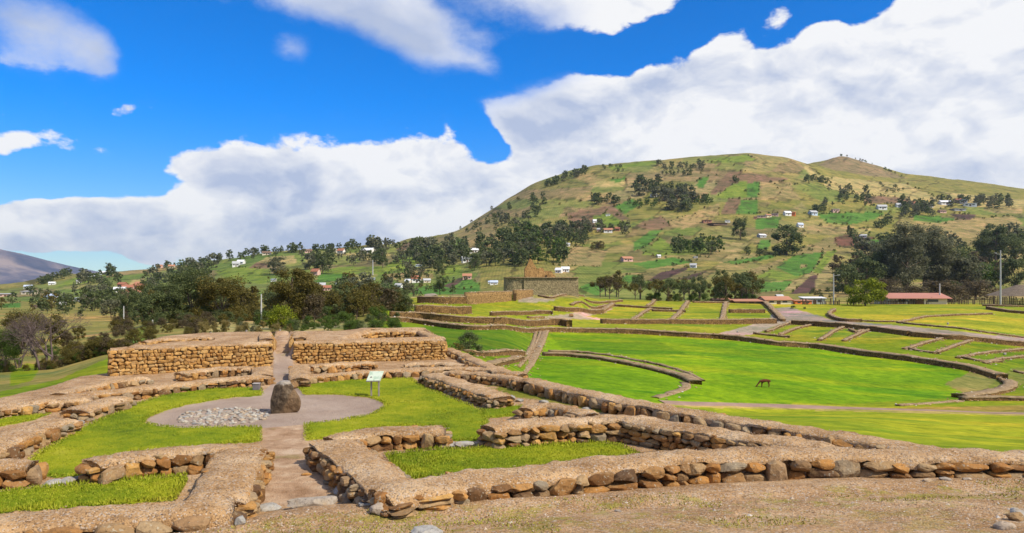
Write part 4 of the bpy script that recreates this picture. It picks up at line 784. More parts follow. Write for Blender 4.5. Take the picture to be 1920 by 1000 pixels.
def far_wall(label,pts,hpx,w_,face=None,top=None,name='terrace_wall',cat='wall',group='ruin walls beyond the platform',z0=None,step=1.0,rag=.12,level=False):
    face=face or M_FACE; top=top or M_FTOP; Q=[at(x,y) for x,y in pts]; C=smooth_line([q[:2] for q in Q],step) if len(Q)>2 else line_resample(np.array([q[:2] for q in Q],float),step)[0]
    n=len(C); 
    if n<3: C=line_resample(C,.3)[0]; n=len(C)
    T=np.gradient(C,axis=0); T/=np.linalg.norm(T,axis=1)[:,None]+1e-9; Nn=np.stack([-T[:,1],T[:,0]],1); flip=(Nn[n//2]@C[n//2])<0
    if flip: Nn=-Nn            # Nn points away from the viewer
    gz=np.array([H(*q) for q in C]); hm=np.array([hpx/FPX*np.linalg.norm(q) for q in C]); zt=gz+hm
    if level: zt[:]=zt.mean()
    zt=zt+fb(C[:,0]/3,C[:,1]/3,o=3)*rag+fb(C[:,0]*1.3,C[:,1]*1.3,o=2)*rag*.8*(0 if level else 1)
    base=(float(C[n//2,0]),float(C[n//2,1]),float(gz[n//2])); root=empty(name,base); tag(root,label,cat,group)
    def sw(prof_,nm,mt,amp):
        m_=len(prof_); V=np.zeros((n,m_,3))
        for k,(u,z) in enumerate(prof_):
            V[:,k,:2]=C+Nn*u; V[:,k,2]=z
        q=V.reshape(-1,3); f=fb(q[:,0]*1.1,q[:,1]*1.1,q[:,2]*1.5,o=3); V[:,:,2]+=(f*amp).reshape(n,m_); V[:,:,:2]+=Nn[:,None,:]*(f.reshape(n,m_)*amp)[:,:,None]
        F=[tuple(x) for x in grid_faces(0,n,0,m_,m_)]+[tuple(range(m_)),tuple(range((n-1)*m_,n*m_))]
        return obj(nm,mesh(nm,V.reshape(-1,3)-np.array(base),F,[mt]),root)
    sw([(0,gz-.6),(0,gz+.3*(zt-gz)),(.03,gz+.65*(zt-gz)),(.05,zt-.06),(w_-.05,zt-.06),(w_,gz-.6)],'face',face,.07)
    sw([(-.03,zt-.12),(-.02,zt-.02),(w_*.3,zt+.04),(w_*.7,zt+.04),(w_+.02,zt-.02),(w_+.03,zt-.12)],'capping',top,.05)
    nr=float(np.median(C[:,1]))<130; k_=int(len(C)*step*(2.2 if nr else 4)); ii=NR.randint(0,n,k_); u_=np.where(NR.rand(k_)<.5,NR.normal(size=k_)*.18-.15,NR.uniform(0,w_,k_)); q=C[ii]+Nn[ii]*u_[:,None]+NR.normal(size=(k_,2))*.3; zz=np.where(u_<.02,np.array([H(*x) for x in q])+.05,zt[ii]+.04); sz_=NR.uniform(.05,.15 if nr else .22,k_)
    bb=np.array([(1,0,0),(0,1,0),(-1,0,0),(0,-1,0),(0,0,1),(0,0,-1)],float); ff=np.array([(0,1,4),(1,2,4),(2,3,4),(3,0,4),(1,0,5),(2,1,5),(3,2,5),(0,3,5)])
    V=bb[None]*(1+.6*(NR.rand(k_,6,1)-.5))*sz_[:,None,None]*np.array([1,1,.6])+np.c_[q,zz][:,None,:]-np.array(base); o=obj('rubble',mesh('rubble',V.reshape(-1,3),(ff[None]+6*np.arange(k_)[:,None,None]).reshape(-1,3),[M_RUB],False),root); o['kind']='stuff'
    return root
FW=far_wall
FW('long curving wall at the back of the great green field',[(723,602),(760,604),(800,610),(900,619),(1020,623),(1100,624),(1200,627),(1300,633),(1350,636),(1450,648),(1530,654),(1640,670),(1750,685),(1830,700),(1868,712)],8.5,1.9)
FW('light coloured end of the field wall hooking back to the left at the far right',[(1872,714),(1898,718),(1908,726),(1890,736),(1850,744),(1812,748)],5,1.6)
FW('thin inner kerb wall hidden inside the bend at the right end of the great field',[(1815,690),(1840,700),(1870,712),(1888,722)],4,.5)
FW('second terrace wall just above the long field wall at its left part',[(742,596),(780,597),(830,603),(900,607),(960,609),(1040,610),(1062,613)],12,1.3)
FW('brown block of wall stepped above the second terrace, dark face',[(780,586),(830,588),(865,590),(885,588)],14,1.2,M_FACE)
FW('upper left ochre retaining wall below the temple, left part',[(782,569),(830,570),(880,570)],13,1.5,M_FACE,level=True)
FW('tall light ochre retaining wall left of the temple with a doorway at its right',[(880,571),(920,568),(961,564)],21,1.5,M_FACE2,level=True)
FW('short ochre wall right of the dark doorway and left of the temple terrace',[(969,563),(1000,556)],16,1.3,M_FACE2,level=True)
FW('low remnant wall in front of the upper lawn, dark and uneven',[(925,593),(960,591),(1020,589),(1035,590)],7,1.0,M_FACE)
FW('small square ruin footing on the lawn above the stair',[(995,598),(1010,598),(1022,598)],4,1.2,M_FACE2)
FW('long dark front wall of the group of rectangular rooms',[(1130,607),(1200,608),(1300,608),(1400,608),(1457,607)],9,1.4)
FW('front wall of the detached left room on the terrace',[(1040,583),(1080,585),(1132,588)],8,1.3)
FW('light side wall of the detached left room',[(1132,587),(1142,580),(1154,573)],5,1.6,M_FACE2)
FW('middle wall of the detached left room',[(1074,574),(1140,575)],4,.9)
FW('back wall of the detached left room',[(1100,565),(1168,566)],4,.9)
FW('cross wall joining the detached room to the rectangular rooms',[(1152,575),(1200,578),(1260,581)],4,.9)
FW('first slanting room wall from the left among the rectangular rooms',[(1190,601),(1212,586),(1224,580)],3,1.0)
FW('upper continuation of the first slanting room wall',[(1216,576),(1228,567),(1236,562)],3,1.0)
FW('second slanting room wall, rough pale stones on it',[(1262,602),(1278,588),(1288,574),(1293,567)],3,1.3)
FW('third room wall, almost straight away from the viewer',[(1358,602),(1361,588),(1364,568)],3,1.3)
FW('rightmost slanting room wall beside the grey car park',[(1462,603),(1446,586),(1430,570)],5,1.5)
FW('low cross wall between first and second slanting walls',[(1222,584),(1286,586)],4,.8)
FW('thin back wall behind the second room',[(1300,568),(1364,569)],3,.8)
FW('dark cross wall in the rightmost rectangular room',[(1369,587),(1435,587)],7,1.0)
FW('dark kerb wall below the gravel road, left half',[(1483,609),(1520,611),(1580,615),(1640,622),(1700,630)],8,1.2)
FW('dark kerb wall below the gravel road, right half',[(1705,631),(1780,637),(1850,643),(1960,650)],8,1.2)
RIB='low rib of stones between right lawns, '
for k,(pts,lb) in enumerate([([(1440,624),(1465,614),(1486,606)],'nearest the car park'),([(1466,630),(1495,618),(1524,611)],'second from the car park'),([(1540,640),(1560,627),(1584,616)],'third from the car park'),([(1586,641),(1610,630),(1636,620)],'fourth from the car park'),([(1700,656),(1735,646),(1770,636)],'just left of the widest right lawn'),([(1755,664),(1790,652),(1826,640)],'at the left side of the widest right lawn'),([(1800,673),(1850,664),(1895,660),(1960,652)],'running flat to the right edge'),([(1852,683),(1890,674),(1960,665)],'close above the bend of the field wall'),([(1900,698),(1930,703),(1980,710)],'at the right edge above the bend'),([(1412,627),(1460,632),(1480,634)],'touching the field wall near the car park'),([(1590,620),(1605,625),(1622,622)],'short dark stub between two ribs'),([(1700,655),(1755,664)],'lower closing rib of the small lawn'),([(1800,672),(1850,680),(1880,680)],'lower closing rib of the right lawn')]):
    FW(RIB+lb,pts,3.2,.8,group='ribs of stone between the right hand lawns',step=1.2)
FW('curved low wall round the green mound right of the car park',[(1562,584),(1552,590),(1560,598),(1580,603),(1616,604)],5,1.0)
FW('thin dark kerb along the foot of the upper right lawn',[(1616,603),(1690,604),(1735,596),(1800,592),(1862,590)],2.5,.8)
FW('thin kerb running beside the gravel road to the right edge',[(1680,606),(1740,612),(1830,622),(1960,634)],2.5,.8)
FW('long dark heap of stones at the top right lawn',[(1848,580),(1880,585),(1920,589),(1960,590)],4.5,1.5)
FW('flat ochre line of wall at the upper right edge',[(1842,574),(1880,575),(1960,576)],2.5,1)
FW('inner curved terrace wall in the great field, lower line',[(1022,668),(1060,669),(1120,675),(1180,686),(1240,700),(1275,711),(1292,720)],6,1.4)
FW('light hooked end of the inner curved terrace wall',[(1292,719),(1296,727),(1285,733),(1260,741),(1236,748)],2.5,1.0)
FW('inner curved terrace wall in the great field, thin dark upper line',[(1030,660),(1080,662),(1150,669),(1240,687),(1290,702),(1314,715)],3,.5)
FW('small terrace wall left of the stair, below the dark bush',[(888,667),(930,668),(985,668)],10,1.2)
FW('brown slanted footing left of the foot of the stair',[(930,690),(955,683),(984,676)],9,1.5,M_FACE)
FW('left side wall of the stair crossing the field',[(990,668),(1002,645),(1008,622)],3,.55)
FW('right side wall of the stair crossing the field, pale ramp top',[(985,704),(1003,682),(1015,660),(1024,638),(1030,622)],3.5,1.3)
FW('middle wall of the stair crossing the field',[(975,690),(995,668),(1008,643),(1016,622)],3,.45)
FW('thin wall along the bottom edge of the great field at far right',[(1810,752),(1860,752),(1960,753)],6,1.0)
FW('faint line of stones fading into the grass at the field bottom',[(1690,762),(1740,758),(1808,754)],2,.6)
FW('stone kerb in front of the temple terrace',[(1008,556),(1050,556),(1096,557)],3,1.2)

# ---------------------------------------------------------------- temple ruin on its oval terrace
X0,Y0,Z0=at(1033,554,180)
def px2x(px,Y): return (px-960)/FPX*Y
root=empty('temple_terrace',(X0,Y0,Z0)); tag(root,'big grey-green oval masonry terrace carrying a roofless gabled ruin','ruin terrace')
xl,xr=px2x(982,Y0),px2x(1085,Y0); n=40; V=[];hgt=33/FPX*Y0; D=11
outl=[(xr-.0,0),(xr+.3,D*.35),(xr-1,D*.9),(xr-5,D),(xl,D),(xl-5,D*.8),(xl-6.2,D*.45),(xl-5.4,1.6),(xl-3.4,.6),(xl-1.2,.3),(xl,.35),(xl,-.15)]
outl=[(a_-X0,b_) for a_,b_ in outl]; top_=[]; m_=len(outl); rowsn=7
for k in range(rowsn+1):
    f=k/rowsn; 
    for (a_,b_) in outl: V.append((a_*(1-.012*f),b_+(.4*f if b_<3 else 0),-1.5+(hgt+1.5)*f))
F=[(k*m_+i,k*m_+(i+1)%m_,(k+1)*m_+(i+1)%m_,(k+1)*m_+i) for k in range(rowsn) for i in range(m_)]
obj('terrace_wall',mesh('terrace_wall',V,F,[M_FACE3],False),root)
obj('terrace_top',mesh('terrace_top',[(a_*.99,b_+.4,hgt-.03) for a_,b_ in outl],[tuple(range(m_))],[M_FTOP],False),root)
V=[];
for (a_,b_) in outl: V.append((a_*1.003,b_-.12 if b_<3 else b_+.1,hgt-.02)); 
for (a_,b_) in outl: V.append((a_*1.003,b_-.12+.05 if b_<3 else b_+.1,hgt+.16))
for (a_,b_) in outl: V.append((a_*.96,b_+.8,hgt+.18))
obj('coping',mesh('coping',V,[(i,(i+1)%m_,m_+(i+1)%m_,m_+i) for i in range(m_)]+[(m_+i,m_+(i+1)%m_,2*m_+(i+1)%m_,2*m_+i) for i in range(m_)],[M_FTOP],False),root)
def slab(nm,mt,parent,pts,thick,dirv,loc=(0,0,0)):   # an upright outline (u along dirv, z up) with thickness
    d=Vector((dirv[0],dirv[1],0)).normalized(); nn=Vector((-d.y,d.x,0))*thick; k=len(pts)
    V=[tuple(d*u+Vector((0,0,z))) for u,z in pts]+[tuple(d*u+Vector((0,0,z))+nn) for u,z in pts]
    F=[tuple(range(k)),tuple(range(k,2*k))[::-1]]+[(i,k+i,k+(i+1)%k,(i+1)%k) for i in range(k)]
    return obj(nm,mesh(nm,V,F,[mt],False),parent,loc)
gx=px2x(984,Y0+4); root2=empty('gabled_ruin',(gx,Y0+4,Z0+hgt)); tag(root2,'roofless ochre ruin with one tall pointed gable, standing on the oval terrace','ruin')
slab('gable_wall',M_ADOBE,root2,[(0,-.3),(4.3,-.3),(4.3,2.4),(3.4,3.4),(2.7,4.6),(2.2,5.6),(1.7,5.9),(1.3,5.2),(.8,3.8),(.3,3.2),(0,2.6)],.8,(1,.25))
slab('side_wall',M_ADOBE,root2,[(0,-.3),(6.2,-.3),(6.0,.9),(5.0,1.3),(4.3,1.2),(3.9,2.0),(3.0,2.2),(2.4,1.7),(1.6,3.0),(.9,3.1),(0,2.7)],.7,(1,.55),(4.25,1.0,0))
slab('rear_wall',M_ADOBE,root2,[(0,-.3),(6.8,-.3),(6.8,1.5),(6.0,2.2),(5.3,1.2),(4.5,1.5),(3.8,1.0),(2.5,1.6),(1,2.2),(0,2.0)],.7,(1,.35),(2.6,5.0,0))
slab('doorway_edge',M_ADOBE,root2,[(0,-.3),(.9,-.3),(.9,1.9),(.3,2.1),(0,1.6)],.5,(1,.1),(7.2,1.2,0))
X1,Y1,Z1=at(965,566,150); box('doorway',DOOR_SHADE,tag(empty('wall_doorway',(X1,Y1+1.3,Z1)),'dark box painted as shade in the narrow doorway gap between the two ochre walls','doorway'),(0,0,1.1),(.8,.4,2.2))  # solid dark box stands in for the shade inside the opening

# ---------------------------------------------------------------- trees
def leafmat(name,c1,c2,c3):
    m,t,b=material(name,.7,.25); g=G(t); r=g.new('ShaderNodeNewGeometry').outputs['Random Per Island']
    cl=g.ramp(r,[(0,c1),(.55,c2),(1,c3)]); g.out(cl); tr=g.new('ShaderNodeBsdfTranslucent'); g.l.new(cl,tr.inputs[0]); mx=g.new('ShaderNodeMixShader'); mx.inputs[0].default_value=.42
    g.l.new(t.nodes['Principled BSDF'].outputs[0],mx.inputs[1]); g.l.new(tr.outputs[0],mx.inputs[2]); g.l.new(mx.outputs[0],t.nodes['Material Output'].inputs[0]); return m
LM={'dark':leafmat('dark_foliage',(.05,.075,.026),(.105,.135,.045),(.20,.225,.085)),
    'olive':leafmat('olive_foliage',(.06,.058,.012),(.125,.108,.022),(.24,.19,.045)),
    'green':leafmat('green_foliage',(.04,.075,.012),(.085,.14,.022),(.16,.23,.04)),
    'lime':leafmat('lime_foliage',(.09,.125,.006),(.21,.255,.014),(.36,.38,.03)),
    'grey':leafmat('grey_foliage',(.075,.085,.045),(.145,.15,.08),(.25,.245,.14)),
    'brown':leafmat('brown_foliage',(.065,.050,.026),(.115,.088,.046),(.19,.145,.075)),
    'straw':leafmat('dry_grass',(.17,.13,.04),(.28,.22,.07),(.36,.30,.12))}
M_BARK=plain('bark',(.14,.105,.075),.9,.35,4); M_BARKG=plain('grey_bark',(.115,.085,.08),.9,.3,3)
def tube(V,F,a,b,r0,r1,seg=5):
    a=np.array(a,float);b=np.array(b,float); d=b-a; l=np.linalg.norm(d)+1e-9; d/=l; u=np.cross(d,[.3,.9,.1]); u/=np.linalg.norm(u)+1e-9; v=np.cross(d,u); o_=len(V)
    for (c,r) in ((a,r0),(b,r1)):
        for i in range(seg): t_=i/seg*6.2832; V.append(c+(u*math.cos(t_)+v*math.sin(t_))*r)
    for i in range(seg): F.append((o_+i,o_+(i+1)%seg,o_+seg+(i+1)%seg,o_+seg+i))
def crown_def(kind,rr):
    c=[]
    if kind=='broad':
        for i in range(34): t_=rr.uniform(0,6.28); z=rr.uniform(.14,.90); r=math.sqrt(max(0,1-((z-.46)/.52)**2))*.37*rr.uniform(.4,1.12); c.append((r*math.cos(t_),r*math.sin(t_),z,rr.uniform(.05,.15)))
    elif kind=='euca':
        for i in range(20): z=rr.uniform(.22,.93); r=(.23*math.sin(min(1,(1-z)*1.7+.15)*1.5))*rr.uniform(.3,1.25); t_=rr.uniform(0,6.28); c.append((r*math.cos(t_),r*math.sin(t_),z,rr.uniform(.055,.115)))
    elif kind=='spread':
        for i in range(11): t_=rr.uniform(0,6.28); r=rr.uniform(.05,.42); z=.82-r*.5+rr.uniform(-.2,.1); c.append((r*math.cos(t_),r*math.sin(t_),z,rr.uniform(.07,.125)))
    elif kind=='cone':
        for i in range(22): z=(i+.5)/22; r=.24*(1-z)**.8; t_=i*2.4; c.append((r*.55*math.cos(t_),r*.55*math.sin(t_),.06+z*.9,.05+r*.55))
    elif kind=='bush':
        for i in range(20): t_=rr.uniform(0,6.28); z=rr.uniform(.06,.8); r=math.sqrt(max(0,1-(z/.95)**2))*.46*rr.uniform(.4,1); c.append((r*math.cos(t_),r*math.sin(t_),z,rr.uniform(.11,.20)))
    return c
PROT={}
def proto(kind,cl,lod,var):
    key=(kind,cl,lod,var)
    if key in PROT: return PROT[key]
    rr=np.random.RandomState(hash((kind,var)).__hash__()%1000 if False else (len(kind)*31+var*7+ord(kind[0])))
    C=crown_def(kind,rr); nl={0:16000,1:4200,2:700,3:200}[lod]; sz={0:.0135,1:.024,2:.05,3:.085}[lod]
    if kind in('euca','spread'): sz*=.8; nl=int(nl*(.6 if kind=='spread' else 1))
    ci=rr.randint(0,len(C),nl); C_=np.array(C); d=rr.normal(size=(nl,3)); d/=np.linalg.norm(d,axis=1)[:,None]; rad=rr.rand(nl)**.45*rr.uniform(.8,1.45,nl)
    P_=C_[ci,:3]+d*(C_[ci,3]*rad)[:,None]*np.array([1.05,1.05,.9]); P_[:,2]=np.clip(P_[:,2],.01,1.02)
    nrm=d*.8+rr.normal(size=(nl,3))*.6+np.array([0,0,.35]); nrm/=np.linalg.norm(nrm,axis=1)[:,None]
    u=np.cross(nrm,rr.normal(size=(nl,3))); u/=np.linalg.norm(u,axis=1)[:,None]; v=np.cross(nrm,u); s=sz*rr.uniform(.6,1.4,nl)[:,None]
    P_=P_[:nl]; V=np.stack([P_-u*s,P_-v*s*.6,P_+u*s,P_+v*s*.6],1).reshape(-1,3); F=np.arange(4*nl).reshape(-1,4)
    crown=mesh('crown',V,F,[LM[cl]],False)
    TV=[];TF=[]
    hb={'broad':.5,'euca':.8,'spread':.6,'cone':.85,'bush':.35}[kind]
    tube(TV,TF,(0,0,-.05),(.01,.01,hb*.45),.022,.017,6); tube(TV,TF,(.01,.01,hb*.45),(-.01,0,hb),.017,.008,6)
    for c in C[:10 if lod<3 else 3]: tube(TV,TF,(0,0,hb*.4 if kind!='euca' else c[2]*.75),c[:3],.010,.003,4)
    trunk=mesh('trunk',np.array(TV),TF,[M_BARK],True)
    PROT[key]=(crown,trunk)
    if lod>=2:
        Vj=np.concatenate([V,np.array(TV)]); Fj=[tuple(f) for f in F]+[tuple(len(V)+i for i in f) for f in TF]
        PROT[key]=mesh('tree',Vj,Fj,[LM[cl],M_BARK],False,[0]*len(F)+[1]*len(TF))
    return PROT[key]
def tree(name,label,px,py,hpx,wpx,kind,cl,lod=None,group=None,cat='tree',ymin=45,xyz=None,asp=None):
    X,Y,Z=xyz or at(px,py,ymin); h=hpx*Y/FPX; nat={'broad':.92,'euca':.55,'spread':1.1,'cone':.5,'bush':1.1}[kind]; wd=(wpx*Y/FPX)/nat if wpx else h*R.uniform(.85,1.15)
    lod=lod if lod is not None else (0 if hpx>75 else 1 if hpx>32 else 2 if hpx>13 else 3)
    pr=proto(kind,cl,lod,R.randint(0,3)); rz=R.uniform(0,6.28)
    if lod>=2: o=obj(name,pr,None,(X,Y,Z-.02*h)); o.scale=(wd,wd,h); o.rotation_euler=(0,0,rz)
    else:
        o=empty(name,(X,Y,Z-.02*h)); o.scale=(wd,wd,h); o.rotation_euler=(0,0,rz); obj('crown',pr[0],o); obj('trunk',pr[1],o)
    return tag(o,label,cat,group)
def bare(name,label,px,py,hpx,wpx,seed,ymin=45,depth=7):
    X,Y,Z=at(px,py,ymin); rr=np.random.RandomState(seed); V=[];F=[];T=[];TF=[]
    def grow(p,d,l,r,k):
        q=p+d*l; tube(V if k<3 else T,F if k<3 else TF,p,q,r,r*.68,5 if k<3 else 3)
        if k>=depth: return
        for _ in range(3 if k in(1,2,3,5) else 2):
            nd_=d+rr.normal(size=3)*.52; nd_[2]=nd_[2]*.8+.10; nd_/=np.linalg.norm(nd_); grow(q,nd_,l*rr.uniform(.66,.86),r*.62,k+1)
    for dx in (-.4,.1,.45): grow(np.array([dx*.08,0,-.05]),np.array([dx*.6,rr.uniform(-.2,.2),1.])/1.2,.24,.02,0)
    h=hpx*Y/FPX; root=empty(name,(X,Y,Z)); tag(root,label,'tree'); sx_=wpx*Y/FPX
    A=np.array(V); B=np.array(T); zm=B[:,2].max(); xm=np.percentile(np.abs(B[:,0]),98); S_=np.array([sx_/2/xm,sx_/2/xm,h/zm])
    obj('trunk',mesh('trunk',A*S_,F,[M_BARKG]),root); obj('crown',mesh('crown',B*S_,TF,[M_BARKG],False),root); return root
# trees with a place of their own
bare('bare_tree','grey leafless tree with forked trunk at the far left, on the grass beyond the platform',82,712,128,150,5)
bare('bare_tree','smaller bare grey tree in front of the brown-green trees at the left edge',35,690,80,80,9,depth=6)
TR=[(10,742,95,62,'bush','green','dark leafy tree cut by the left edge beside the bare tree'),
 (40,664,88,80,'broad','olive','olive-brown crowned tree behind the bare tree at the left'),
 (95,655,72,60,'broad','olive','olive-brown tree directly behind the top of the bare tree'),
 (358,604,112,95,'broad','dark','tallest dark dense tree of the left grove'),
 (318,606,80,60,'euca','dark','dark ragged tree on the left side of the left grove'),
 (285,610,62,60,'broad','dark','low dark tree left of the white pole'),
 (415,604,92,110,'broad','olive','wide olive-brown tree right of the tallest dark tree'),
 (462,602,72,80,'broad','olive','olive-brown tree at the right of the left grove'),
 (336,603,36,22,'cone','lime','small bright green conifer in front of the left grove'),
 (450,598,36,75,'bush','lime','low yellow-green shrub tree under the olive-brown trees'),
 (548,607,112,84,'euca','olive','tall grey-olive tree in the middle of the grove'),
 (570,603,98,60,'euca','olive','ragged tall tree just right of the tall grey-olive one'),
 (590,606,60,50,'broad','brown','brownish tree at the foot of the tall pair'),
 (528,618,52,62,'bush','lime','round yellow-green bush tree in the centre left'),
 (500,612,34,50,'bush','green','green bush left of the round yellow-green one'),
 (636,596,52,70,'broad','olive','dark olive tree right of the centre grove'),
 (672,594,58,80,'broad','olive','broad olive tree above the shrub slope'),
 (712,586,52,70,'broad','brown','brown-green tree at the right end of the centre grove'),
 (640,590,62,45,'euca','dark','upright dark tree rising behind the olive trees'),
 (690,580,64,44,'euca','grey','thin grey-green tree rising behind the shrub slope'),
 (745,575,36,50,'broad','dark','dark round tree near the left end of the ruin terraces'),
 (605,513,44,46,'broad','dark','dark dense round tree on the green hillside meadow'),
 (520,515,36,46,'broad','grey','grey-green tree left of the dark round tree on the meadow'),
 (580,505,34,40,'broad','grey','grey tree touching the dark round tree on the meadow'),
 (717,503,40,22,'euca','dark','slim dark tree on the edge of the pale hillside field'),
 (823,518,34,26,'broad','dark','dark tree left of the brown track below the big hill'),
 (890,508,36,24,'broad','dark','dark tree above the pink house'),
 (825,553,38,24,'euca','dark','single upright tree beside the ruin terraces'),
 (849,553,20,12,'euca','dark','small dark cypress-like tree near the ruin terraces'),
 (880,660,44,60,'bush','dark','round dark bush at the left end of the great field'),
 (855,662,22,34,'bush','olive','small olive bush in front of the round dark bush'),
 (881,672,14,26,'bush','green','little light green bush below the round dark bush'),
 (1475,479,62,72,'broad','dark','large dark clump-shaped tree in the middle of the hillside fields'),
 (1388,450,46,34,'broad','dark','dark upright tree left of the large hillside clump'),
 (1333,478,28,28,'broad','dark','round dark tree right of the hillside grove'),
 (1700,548,140,90,'euca','grey','tallest open-crowned tree of the right wood'),
 (1735,545,128,90,'euca','grey','tall grey-green tree right of the tallest in the right wood'),
 (1670,545,100,80,'broad','grey','bushy tree on the left shoulder of the right wood'),
 (1718,520,92,110,'broad','dark','dark broad mass behind the tallest trees of the right wood'),
 (1775,545,84,90,'broad','dark','dark broad tree in the middle right of the right wood'),
 (1812,548,74,80,'broad','grey','grey-green tree toward the right end of the right wood'),
 (1620,548,70,70,'broad','dark','dark tree at the left end of the right wood'),
 (1585,552,62,60,'broad','dark','dark shady tree right of the left lamp post'),
 (1645,545,78,60,'broad','dark','dark tree behind the yellow-green tree'),
 (1838,545,56,70,'broad','green','green tree at the right end of the right wood'),
 (1868,505,88,60,'euca','dark','tall dark tree left of the right lamp post'),
 (1850,495,66,50,'broad','dark','dark tree beside the tall one near the right lamp post'),
 (1905,500,68,70,'broad','dark','dark tree at the right edge of the picture'),
 (1905,548,70,60,'broad','dark','dark tree low at the right edge behind the lamp post'),
 (1622,574,58,70,'broad','lime','bright yellow-green tree left of the red roofed building'),
 (1600,572,40,36,'broad','lime','smaller yellow-green tree left of the bright one'),
 (1652,570,46,34,'broad','lime','upright yellow-green tree touching the red roofed building'),
 (1700,570,40,100,'bush','brown','brown scrub below the right wood'),
 (1760,566,46,110,'bush','brown','wide brown-green scrub behind the red roof'),
 (1830,562,42,90,'bush','brown','brown scrub on the slope toward the right edge'),
 (1660,560,44,80,'bush','brown','dark brown scrub left under the right wood')]
for (px,py,h_,w__,k_,c_,lb) in TR: tree('tree' if 'bush' not in lb and 'scrub' not in lb and 'shrub' not in lb else 'bush',lb,px,py,h_,w__,k_,c_,cat='bush' if ('bush' in lb or 'scrub' in lb) else 'tree',ymin=350 if ('scrub' in lb or 'right wood' in lb) else 45)
